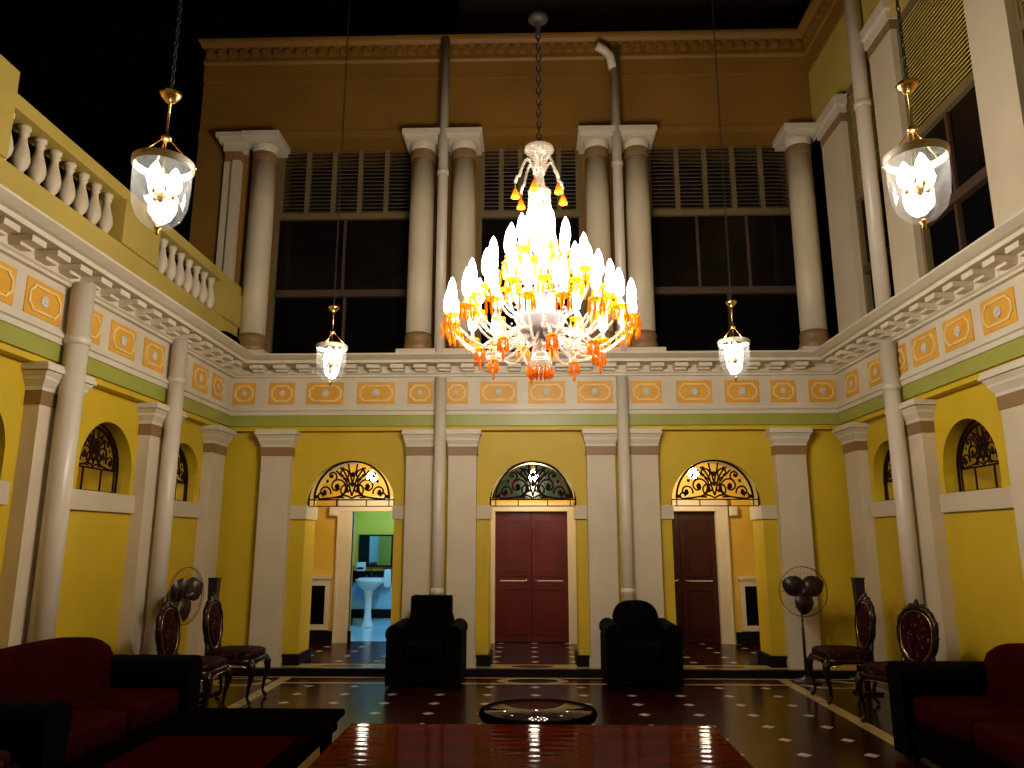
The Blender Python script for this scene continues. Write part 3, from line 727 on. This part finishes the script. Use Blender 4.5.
m.lathe([(.02, Z(4.13)), (.08, Z(4.15)), (.09, Z(4.18)), (.05, Z(4.22)), (.03, Z(4.30)), (.02, Z(4.36))], n=20)
m.build('crown', CRY, CH)
m = MB(); m.lathe([(.012, Z(2.99)), (.02, Z(3.2)), (.05, Z(3.26)), (.04, Z(3.34)), (.025, Z(3.42)), (.05, Z(3.50)), (.055, Z(3.58)), (.03, Z(3.66)), (.02, Z(3.80)), (.04, Z(3.88)), (.02, Z(3.96)), (.015, Z(4.14))], n=16)
m.build('stem', CRY, CH)
SILV = mat('silvered_bowl', (.30, .27, .28), .3, .1, 6., metal=.3)
MB().lathe([(.04, Z(3.02)), (.10, Z(3.04)), (.16, Z(3.10)), (.185, Z(3.17)), (.19, Z(3.19)), (.17, Z(3.19)), (.05, Z(3.12))], n=28, cap=False).build('bowl', SILV, CH)
m = MB(); m.lathe([(.02, Z(3.03)), (.05, Z(3.0)), (.05, Z(2.97)), (.03, Z(2.94)), (.06, Z(2.91)), (.085, Z(2.86)), (.08, Z(2.81)), (.03, Z(2.79))], n=18); m.build('lower_finial', CRY, CH)
def drop(mb, x, y, z, L, r=.011):
    mb.ball((x, y, z - .008), r * .6, 5, 3); mb.lathe([(.001, -L), (r, -L * .72), (r * .7, -L * .3), (.001, -.012)], (x, y, z), 5, False, cap=False)
m = MB()
for i in range(16): a = 2 * PI * i / 16; drop(m, .08 * cos(a), .08 * sin(a), Z(2.82), .085, .013)
for i in range(8): a = 2 * PI * i / 8; drop(m, .04 * cos(a), .04 * sin(a), Z(2.80), .06, .013)
m.build('finial_drops', AMB, CH)
# bead strands
for i in range(18):
    a = 2 * PI * i / 18; m = MB(); N = 30
    for j in range(N + 1):
        u = j / N; r = .075 + (.235 - .075) * (u ** 1.7); z = 4.18 - .86 * u
        m.ball((r * cos(a), r * sin(a), Z(z)), .0115, 5, 3)
    m.build('bead_strand', CRY, CH)
# small crown arms with amber bells
for i in range(6):
    a = 2 * PI * (i + .3) / 6; m = MB()
    pts = []
    for j in range(11):
        u = j / 10; r = .03 + .16 * u; z = 4.32 + .13 * sin(PI * min(1, u * 1.25)) - (.05 if u > .9 else 0) - .04 * u
        pts.append((r * cos(a), r * sin(a), Z(z)))
    arm = m.tube(pts, .011, 6).build('crown_arm', CRY, CH)
    m = MB(); c = pts[-1]; m.lathe([(.008, 0), (.018, -.02), (.036, -.07), (.03, -.075)], (c[0], c[1], c[2] - .05), 10)
    m.tube([(c[0], c[1], c[2]), (c[0], c[1], c[2] - .06)], .003, 4)
    m.build('amber_bell', AMB, arm)
# candle arms
def candle_arm(a, R, zp, z0, sag, sc=1.):
    pts = []; N = 14
    for j in range(N + 1):
        u = j / N; r = .10 + (R - .10) * (u ** .95)
        z = z0 + (zp - .03 - z0) * u ** 2.2 - sag * sin(PI * u) ** 1.0
        pts.append((r * cos(a), r * sin(a), Z(z)))
    arm = MB().tube(pts, [.012 - .004 * (j / N) for j in range(N + 1)], 6).build('candle_arm', CRY, CH)
    x, y = R * cos(a), R * sin(a)
    MB().lathe([(.008, -.03), (.02, -.02), (.048, -.004), (.055, .006), (.048, .004), (.016, -.004)], (x, y, Z(zp)), 12, cap=False).build('drip_pan', AMB, arm)
    m = MB(); m.lathe([(.012, 0), (.018, .02), (.012, .035), (.012, .10)], (x, y, Z(zp)), 8); m.build('candle_tube', CRY, arm)
    m = MB(); m.lathe([(.010, .07), (.026, .085), (.035, .12), (.033, .18), (.022, .235), (.004, .275)], (x, y, Z(zp)), 12); m.build('bulb', BULB, arm)
    m = MB()
    for k in range(7):
        q = 2 * PI * k / 7; drop(m, x + .050 * cos(q), y + .050 * sin(q), Z(zp), .105, .010)
    m.build('amber_drops', AMB, arm)
for n, R, zp, z0, sag, ph in ((18, .67, 3.14, 3.06, .14, .1), (15, .52, 3.31, 3.14, .11, .35), (11, .36, 3.50, 3.24, .06, .1), (7, .21, 3.66, 3.50, .02, .5), (3, .09, 3.80, 3.72, .0, .2)):
    for i in range(n): candle_arm(2 * PI * (i + ph) / n, R, zp, z0, sag)
# hanging pendant arms below
for i in range(8):
    a = 2 * PI * (i + .2) / 8
    pts = [((.10 + .34 * u) * cos(a), (.10 + .34 * u) * sin(a), Z(3.06 + .03 * sin(PI * u) - .12 * u * u)) for u in [j / 10 for j in range(11)]]
    arm = MB().tube(pts, .009, 6).build('pendant_arm', CRY, CH)
    c = pts[-1]; m = MB(); m.lathe([(.03, 0), (.04, -.01), (.01, .02)], c, 10)
    for k in range(6):
        q = 2 * PI * k / 6; drop(m, c[0] + .034 * cos(q), c[1] + .034 * sin(q), c[2], .10, .011)
    drop(m, c[0], c[1], c[2] - .06, .10, .013)
    m.build('amber_drops', AMB, arm)
    m = MB(); b = [(c[0] * (1 - u) + .19 * cos(a) * u, c[1] * (1 - u) + .19 * sin(a) * u, c[2] + (Z(3.17) - c[2]) * u - .05 * sin(PI * u)) for u in [j / 12 for j in range(13)]]
    for p in b: m.ball(p, .009, 5, 3)
    m.build('bead_swag', CRY, arm)
CW = (1., .88, .74)
for i in range(8):
    a = 2 * PI * i / 8; lamp('bulb_light', (.62 * cos(a), .62 * sin(a), Z(3.42)), 34, CW, .05, CH)
for i in range(4):
    a = 2 * PI * (i + .5) / 4; lamp('bulb_light', (.32 * cos(a), .32 * sin(a), Z(3.84)), 34, CW, .05, CH)

# ------------------------------------------------------------------ bell jar lanterns
def lantern():
    g = thing('hanging_lantern', (0, 0, 0), 'x', 'lantern', 'glass bell jar lanterns')
    # origin at the bottom of the jar
    MB().lathe([(.02, 0), (.07, .015), (.12, .06), (.148, .13), (.156, .22), (.157, .33), (.163, .36), (.160, .36), (.154, .33)], n=32, cap=False).build('glass_jar', JAR, g)
    MB().lathe([(.158, .325), (.166, .33), (.168, .362), (.160, .37), (.150, .362), (.152, .33)], n=32, cap=False).build('jar_rim', MATS['jar_rim'], g)
    MB().lathe([(.001, -.035), (.012, -.028), (.008, -.012), (.022, 0), (.02, .01)], n=14).build('bottom_knob', GOLD, g)
    m = MB()
    for i in range(3):
        a = 2 * PI * (i + .15) / 3; m.tube([(.163 * cos(a), .163 * sin(a), .355), (.014 * cos(a), .014 * sin(a), .50)], .0045, 5); m.ball((.165 * cos(a), .165 * sin(a), .352), .011, 6, 4)
    m.build('hanger_chain', GOLD, g)
    MB().lathe([(.008, .485), (.028, .492), (.028, .508), (.012, .52), (.006, .54), (.006, .70), (.02, .705), (.05, .735), (.062, .755), (.055, .762), (.016, .762), (.012, .78)], n=18).build('canopy', GOLD, g)
    m = MB(); m.tube([(0, 0, .50), (0, 0, .20)], .006, 6); m.lathe([(.001, .14), (.014, .15), (.03, .185), (.012, .21), (.008, .24)], n=12)
    for i in range(3):
        a = 2 * PI * i / 3 + .4; m.tube([(0, 0, .19), (.035 * cos(a), .035 * sin(a), .165), (.065 * cos(a), .065 * sin(a), .175)], .005, 5); m.lathe([(.011, 0), (.011, .035)], (.065 * cos(a), .065 * sin(a), .17), 8)
    m.build('candle_cluster', GOLD, g)
    for i in range(3):
        a = 2 * PI * i / 3 + .4
        MB().lathe([(.010, 0), (.034, .014), (.044, .045), (.036, .08), (.018, .12), (.002, .14)], (.065 * cos(a), .065 * sin(a), .20), 10).build('bulb', BULBW, g)
    m = MB(); z = .78; k = 0
    while z < 6.45:
        m.tube([((.010 * cos(a)) if k % 2 else 0, 0 if k % 2 else .010 * cos(a), z + .02 + .024 * sin(a)) for a in [2 * PI * i / 6 for i in range(6)]], .0042, 4, closed=True); z += .036; k += 1
    m.build('chain', CHN, g)
    l = lamp('lantern_light', (0, 0, .30), 15, (1., .88, .70), .05, g)
    return g
mat('jar_rim', (.70, .60, .45), .25, .1, 8.)
L0 = lantern()
for i, (x, y, z, lab) in enumerate(((-1.885, 3.5, 3.145, 'large front left glass bell lantern above the balustrade side'), (1.935, 3.5, 3.135, 'large front right glass bell lantern before upper right windows'),
                                    (-1.93, 7.0, 3.09, 'small looking far left glass bell lantern in front of frieze'), (1.94, 7.0, 3.11, 'small looking far right glass bell lantern in front of frieze'))):
    o = L0 if i == 0 else copy_tree(L0)
    o.location = (x, y, z); o.scale = (.9, .9, 1); o['label'] = lab

# ------------------------------------------------------------------ sofas and armchairs (front faces +x locally)
def arm_profile(w, h, r):
    # rolled arm section across its width, base at z=0
    pts = [(-w / 2, 0), (w / 2, 0), (w / 2, h - r * 1.6)]
    for i in range(15):
        a = -PI * .28 + (PI * 1.56) * i / 14; pts.append((r * cos(a), h - r + r * sin(a)))
    pts.append((-w / 2, h - r * 1.6)); return pts
def sofa(loc, rz, L, mt, armm, label, group=None, name='sofa', cat='sofa', depth=.92, backh=.90, armh=.66, arm_w=.26, ncush=2, square=False):
    g = thing(name, loc, label, cat, group, rz)
    d = depth / 2
    MB().box(-d + .04, d - .06, -L / 2 + .04, L / 2 - .04, .06, .30).build('base', armm, g, bevel=.03)
    for sy in (-1, 1):
        pf = arm_profile(arm_w * .86, armh, arm_w / 2)
        m = MB(); yc = sy * (L / 2 - arm_w / 2)
        m.prism([(yc + a, b + .04) for a, b in pf], -d + .05, d, 'x')
        m.build('arm', armm, g, bevel=.055, seg=4)
    for sx in (-1, 1):
        for sy in (-1, 1): MB().lathe([(.022, 0), (.03, .02), (.035, .07)], (sx * (d - .12), sy * (L / 2 - .12), 0), 10).build('foot', WOOD, g)
    n = ncush; iw = L - 2 * arm_w
    for i in range(n):
        yc = -iw / 2 + iw * (i + .5) / n
        MB().sup((.08, yc, .385), (d - .10, iw / n / 2 + .005, .10), .3).build('seat_cushion', mt, g)
    # back: arched along its length
    m = MB(); N = 24; vs = []; fs = []; K = 14
    for i in range(N + 1):
        u = -1 + 2 * i / N; yy = u * (L / 2 - (arm_w * .35 if not square else arm_w * .8)); e = (1 - abs(u) ** 6)
        top = backh - .10 * abs(u) ** 3 - .06 * abs(u) ** 8; th = .14 * (e ** .5 * .7 + .3)
        for k in range(K):
            a = 2 * PI * k / K
            cz = (.28 + top) / 2; hz = (top - .28) / 2
            vx = math.copysign(abs(cos(a)) ** .6, cos(a)) * th; vz = math.copysign(abs(sin(a)) ** .45, sin(a)) * hz
            vs.append((-d + .20 + vx - .12 * (cz + vz - .3), yy, cz + vz))
    for i in range(N):
        for k in range(K): fs.append((i * K + k, i * K + (k + 1) % K, (i + 1) * K + (k + 1) % K, (i + 1) * K + k))
    fs.append(tuple(range(K))); fs.append(tuple(N * K + k for k in range(K))[::-1])
    m.add(vs, fs, True); m.build('backrest', mt, g)
    return g
sofa((-3.17, 5.42, 0), 0, 2.05, MAR, BLL, 'dark maroon sofa with rolled arms along the left wall', 'maroon sofas')
sofa((3.22, 5.25, 0), PI, 2.05, MAR, BLL, 'dark maroon sofa with rolled arms along the right wall', 'maroon sofas')
AG = 'black armchairs facing the camera'
g = sofa((-1.215, 9.15, 0), -PI / 2, .86, BLL, BLL, 'black armchair with square flat headrest, left of centre door', AG, 'armchair', 'armchair', .86, .86, .64, .20, 1, True)
MB().box(-.36, -.16, -.245, .245, .72, .955).build('headrest', BLL, g, bevel=.02)
g = sofa((1.235, 9.15, 0), -PI / 2, .86, BLL, BLL, 'black armchair with rounded back, right of centre door', AG, 'armchair', 'armchair', .86, .90, .65, .20, 1, True)

# ------------------------------------------------------------------ carved chairs (front faces +x locally)
def carved_chair():
    g = thing('carved_chair', (0, 0, 0), 'x', 'chair', 'carved chairs along the side walls')
    def leg(x, y, fr):
        dx = .04 if fr else -.05
        pts = [(x, y, .42), (x + dx * .9, y * 1.03, .36), (x + dx * 1.0, y * 1.05, .28), (x + dx * .3, y * 1.02, .16), (x + dx * .1, y * 1.0, .06), (x + dx * .9, y * 1.03, .02), (x + dx * 1.2, y * 1.05, .012)]
        m = MB(); m.tube(pts, [.034, .038, .030, .018, .015, .022, .012], 10); m.ball((x + dx * .9, y * 1.05, .33), .028, 8, 5)
        m.build('leg', WOOD, g)
    leg(.22, .22, 1); leg(.22, -.22, 1); leg(-.20, .19, 0); leg(-.20, -.19, 0)
    # apron
    def outline(k=1., n=40):
        P = []
        for i in range(n):
            a = 2 * PI * i / n; c, s_ = cos(a), sin(a)
            x = .27 * math.copysign(abs(c) ** .55, c); y = (.27 if x > -.1 else .25) * math.copysign(abs(s_) ** .55, s_)
            P.append((x * k, y * k))
        return P
    P = outline(); n = len(P); vs = []; fs = []
    for i, (x, y) in enumerate(P):
        w = .025 * cos(8 * PI * i / n)
        vs += [(x * .93, y * .93, .44), (x * 1.0, y * 1.0, .43), (x * 1.0, y * 1.0, .375 + w * .6), (x * .94, y * .94, .37 + w * .6)]
    for i in range(n):
        j = (i + 1) % n
        for q in range(4): fs.append((i * 4 + q, i * 4 + (q + 1) % 4, j * 4 + (q + 1) % 4, j * 4 + q))
    MB().add(vs, fs, True).build('apron', WOOD, g)
    MB().tube([(x * 1.01, y * 1.01, .372 + .015 * cos(8 * PI * i / n)) for i, (x, y) in enumerate(P)], .005, 5, closed=True).build('gilt_edge', GOLD, g)
    MB().sup((0, 0, .455), (.265, .262, .065), .5, 28, 12).build('seat', TAP, g)
    # back: oval frame leaning backwards
    def bp(u, v): return (-.235 - .10 * (v - .45) , u, v)   # u across, v height
    def oval(rx, rz, cz, n=44):
        P = []
        for i in range(n):
            a = 2 * PI * i / n; s_ = sin(a); k = 1 + (.12 * s_)
            P.append((rx * cos(a) * k, cz + rz * math.copysign(abs(s_) ** .85, s_)))
        return P
    O = oval(.190, .25, .745)
    rad = [.024 + .007 * abs(sin(i * PI / 4)) for i in range(len(O))]
    m = MB(); m.tube([bp(u, v) for u, v in O], rad, 8, closed=True)
    for i in range(0, len(O), 3):
        u, v = O[i]; 
        if v > .70: p = bp(u * 1.06, .745 + (v - .745) * 1.05); m.ball(p, .024, 6, 4)
    for sy in (-1, 1): m.tube([(-.21, sy * .15, .42), bp(sy * .145, .50), bp(sy * .16, .58)], [.024, .022, .02], 8)
    m.build('back_frame', WOOD, g)
    m = MB(); c = bp(0, 1.015)
    m.ball(c, .035, 8, 5, 1.1); m.ball(bp(.06, 1.005), .030, 8, 5); m.ball(bp(-.06, 1.005), .030, 8, 5); m.ball(bp(.11, .975), .026, 8, 5); m.ball(bp(-.11, .975), .026, 8, 5); m.ball(bp(0, 1.05), .018, 8, 5, 1.3)
    m.build('crest', WOOD, g)
    # upholstered oval pad
    vs = []; fs = []; rings = 6; n = 36
    for r in range(rings + 1):
        k = r / rings; P2 = oval((.167) * max(k, .02), .225 * max(k, .02), .745, n)
        bul = .035 * math.sqrt(max(0, 1 - k * k))
        for (u, v) in P2:
            b = bp(u, v); vs.append((b[0] + bul, b[1], b[2]))
    nf = len(vs)
    for r in range(rings + 1):
        k = r / rings; P2 = oval((.167) * max(k, .02), .225 * max(k, .02), .745, n)
        for (u, v) in P2:
            b = bp(u, v); vs.append((b[0] - .015, b[1], b[2]))
    for r in range(rings):
        for i in range(n):
            j = (i + 1) % n; fs.append((r * n + i, r * n + j, (r + 1) * n + j, (r + 1) * n + i)); fs.append((nf + r * n + j, nf + r * n + i, nf + (r + 1) * n + i, nf + (r + 1) * n + j))
    fs.append(tuple(range(n))); fs.append(tuple(range(nf, nf + n)))
    MB().add(vs, fs, True).build('back_pad', TAP, g)
    MB().tube([(bp(u, v)[0] + .018, bp(u, v)[1], v) for u, v in oval(.165, .223, .745)], .0045, 5, closed=True).build('gilt_piping', GOLD, g)
    return g
C0 = carved_chair()
cs = [(-3.07, 8.10, .0, 'carved wooden chair at left wall nearest the bathroom arch'), (-3.20, 7.38, .0, 'carved wooden chair half hidden behind left sofa arm'),
      (3.21, 8.28, PI, 'carved wooden chair seen side-on beside right pedestal fan'), (3.29, 7.20, PI + .42, 'carved wooden chair turned to camera beside the right sofa'),
      (-3.02, 4.05, 0, 'carved chair whose seat corner shows at the bottom left picture edge')]
for i, (x, y, r, lab) in enumerate(cs):
    o = C0 if i == 0 else copy_tree(C0)
    o.location = (x, y, 0); o.rotation_euler.z = r; o['label'] = lab

# ------------------------------------------------------------------ pedestal fans
def fan(loc, rz, hz, label):
    g = thing('pedestal_fan', loc, label, 'fan', 'pedestal fans', rz)     # head faces -y locally
    MB().lathe([(.17, 0), (.17, .015), (.13, .03), (.04, .05), (.03, .07)], n=28).build('base', FANB, g)
    MB().lathe([(.017, .05), (.017, .6), (.012, .61), (.012, hz - .06)], n=12).build('pole', FANB, g)
    m = MB(); R = .285; c = (0, -.10, hz)
    def ring(r, dy): m.tube([(r * cos(a), c[1] + dy, hz + r * sin(a)) for a in [2 * PI * i / 40 for i in range(40)]], .004, 5, closed=True)
    ring(R, 0); ring(R * .99, .02)
    for r, dy in ((R * .75, -.035), (R * .5, -.05), (R * .25, -.055)):
        m.tube([(r * cos(a), c[1] + dy, hz + r * sin(a)) for a in [2 * PI * i / 32 for i in range(32)]], .0016, 4, closed=True)
    for i in range(28):
        a = 2 * PI * i / 28
        m.tube([(.04 * cos(a), c[1] - .058, hz + .04 * sin(a)), (R * .5 * cos(a), c[1] - .052, hz + R * .5 * sin(a)), (R * .8 * cos(a), c[1] - .03, hz + R * .8 * sin(a)), (R * cos(a), c[1], hz + R * sin(a)), (R * .8 * cos(a), c[1] + .06, hz + R * .8 * sin(a)), (.06 * cos(a), c[1] + .09, hz + .06 * sin(a))], .0013, 3)
    m.build('guard', FANW, g)
    m = MB(); m.tube([(0, c[1] - .062, hz), (0, c[1] - .05, hz)], .042, 16); m.build('badge', CHN, g)
    m = MB(); m.tube([(0, -.03, hz), (0, .0, hz), (0, .09, hz), (0, .12, hz)], [.05, .065, .06, .03], 16); m.box(-.03, .03, -.0, .06, hz - .10, hz - .03); m.build('motor', FANB, g)
    for k in range(3):
        a0 = PI / 2 + PI / 3 + 2 * PI * k / 3; vs = []; fs = []; n = 14
        for i in range(n + 1):
            u = i / n
            r = .03 + .230 * u; hw = .118 * (sin(PI * min(1, .18 + .80 * u)) ** .6)
            ca, sa = cos(a0), sin(a0)
            for sgn, dy in ((-1, -.02), (1, .02)):
                x = r * ca - sgn * hw * sa; z = r * sa + sgn * hw * ca
                vs.append((x, c[1] + dy, hz + z)); vs.append((x, c[1] + dy + .006, hz + z))
        for i in range(n):
            a = i * 4; b = a + 4
            fs += [(a, a + 2, b + 2, b), (a + 1, b + 1, b + 3, a + 3), (a, b, b + 1, a + 1), (a + 2, a + 3, b + 3, b + 2)]
        fs += [(0, 1, 3, 2), (n * 4, n * 4 + 2, n * 4 + 3, n * 4 + 1)]
        MB().add(vs, fs, True).build('blade', FANB, g)
    m = MB(); m.tube([(0, c[1] - .035, hz), (0, c[1] + .07, hz)], .035, 14); m.build('hub', FANB, g)
fan((3.17, 9.28, 0), 0.05, 1.02, 'black pedestal fan facing camera by the right arch')
fan((-3.64, 7.90, 0), 1.38, 1.05, 'black pedestal fan turned sideways behind left carved chair')

# tapered stands beyond the chairs
for x, y, lab in ((-3.50, 8.45, 'slim black tapering stand rising behind left carved chair'), (3.60, 8.66, 'slim black tapering stand rising behind right carved chair')):
    g = thing('tapered_stand', (x, y, 0), lab, 'stand', 'slim black stands by the walls')
    MB().box(-.12, .12, -.12, .12, 0, .03).build('foot', FANB, g, bevel=.008)
    m = MB(); a, b = .025, .05
    m.add([(-a, -a, .03), (a, -a, .03), (a, a, .03), (-a, a, .03), (-b, -b, 1.19), (b, -b, 1.19), (b, b, 1.19), (-b, b, 1.19)], [(0, 3, 2, 1), (4, 5, 6, 7), (0, 1, 5, 4), (1, 2, 6, 5), (2, 3, 7, 6), (3, 0, 4, 7)])
    m.build('shaft', FANB, g)
    MB().box(-.055, .055, -.055, .055, 1.19, 1.205).build('top', FANB, g)

# ------------------------------------------------------------------ tables
g = thing('coffee_table', (-1.83, 4.72, 0), 'low dark coffee table with dull red top beside left sofa', 'coffee table')
m = MB(); m.box(-.52, .52, .10, .84, .41, .455); m.box(-.52, .52, -.84, -.72, .41, .455); m.box(-.52, -.43, -.72, .10, .41, .455); m.box(.43, .52, -.72, .10, .41, .455); m.build('top_frame', CTF, g, bevel=.008)
MB().box(-.43, .43, -.72, .10, .415, .447).build('top_panel', CTOP, g)
m = MB(); m.box(-.48, .48, -.80, .80, .33, .41); m.build('apron', CTF, g)
for sx in (-1, 1):
    for sy in (-1, 1): MB().lathe([(.03, 0), (.035, .03), (.022, .08), (.04, .22), (.045, .33)], (sx * .42, sy * .74, 0), 12).build('leg', CTF, g)
g = thing('dining_table', (-.01, 2.95, 0), 'large polished red wood table mirroring the lights, bottom centre', 'table')
MB().box(-.89, .89, -1.0, 1.0, .685, .72).build('tabletop', TBL, g, bevel=.008)
MB().box(-.80, .80, -.9, .9, .60, .685).build('apron', WOOD, g)
for sx in (-1, 1):
    for sy in (-1, 1): MB().lathe([(.03, 0), (.04, .04), (.025, .10), (.045, .35), (.03, .5), (.05, .60)], (sx * .74, sy * .84, 0), 12).build('leg', WOOD, g)
g = thing('round_table', (.035, 5.60, 0), 'round glass topped low table in the middle of the court', 'coffee table')
MB().lathe([(.34, .385), (.40, .39), (.415, .42), (.405, .447), (.38, .447), (.37, .435), (.34, .43)], n=48, sy=.92, cap=False).build('rim', CTF, g)
MB().lathe([(.38, .436), (.38, .446)], n=48, sy=.92).build('glass_top', mat('dark_glossy_glass', (.02, .012, .008), .04, .1, 2.), g)
m = MB(); m.lathe([(.26, 0), (.27, .03), (.10, .06), (.06, .15), (.08, .3), (.2, .38), (.36, .41)], n=24); m.build('pedestal', WOOD, g)

# ------------------------------------------------------------------ world, camera, view
w = bpy.data.worlds.new('night'); sc.world = w; w.use_nodes = True
bg = w.node_tree.nodes['Background']; bg.inputs[0].default_value = (.10, .10, .14, 1); bg.inputs[1].default_value = .004
F = 750.; P = math.atan(157 / F); YW = math.atan(20 * cos(P) / F)
cam = bpy.data.cameras.new('camera'); cam.sensor_width = 36; cam.lens = F / 1024 * 36; cam.clip_end = 100
co = bpy.data.objects.new('camera', cam); COL.objects.link(co); co.location = (0, 0, 1.6); co.rotation_euler = (PI / 2 + P, 0, YW)
sc.camera = co
vs_ = sc.view_settings; vs_.view_transform = 'Standard'; vs_.look = 'None'; vs_.gamma = 1; vs_.exposure = 0; vs_.use_curve_mapping = False
sc.cycles.max_bounces = 8; sc.cycles.diffuse_bounces = 3; sc.cycles.transparent_max_bounces = 24; sc.cycles.sample_clamp_indirect = 4; sc.cycles.caustics_reflective = False; sc.cycles.caustics_refractive = False
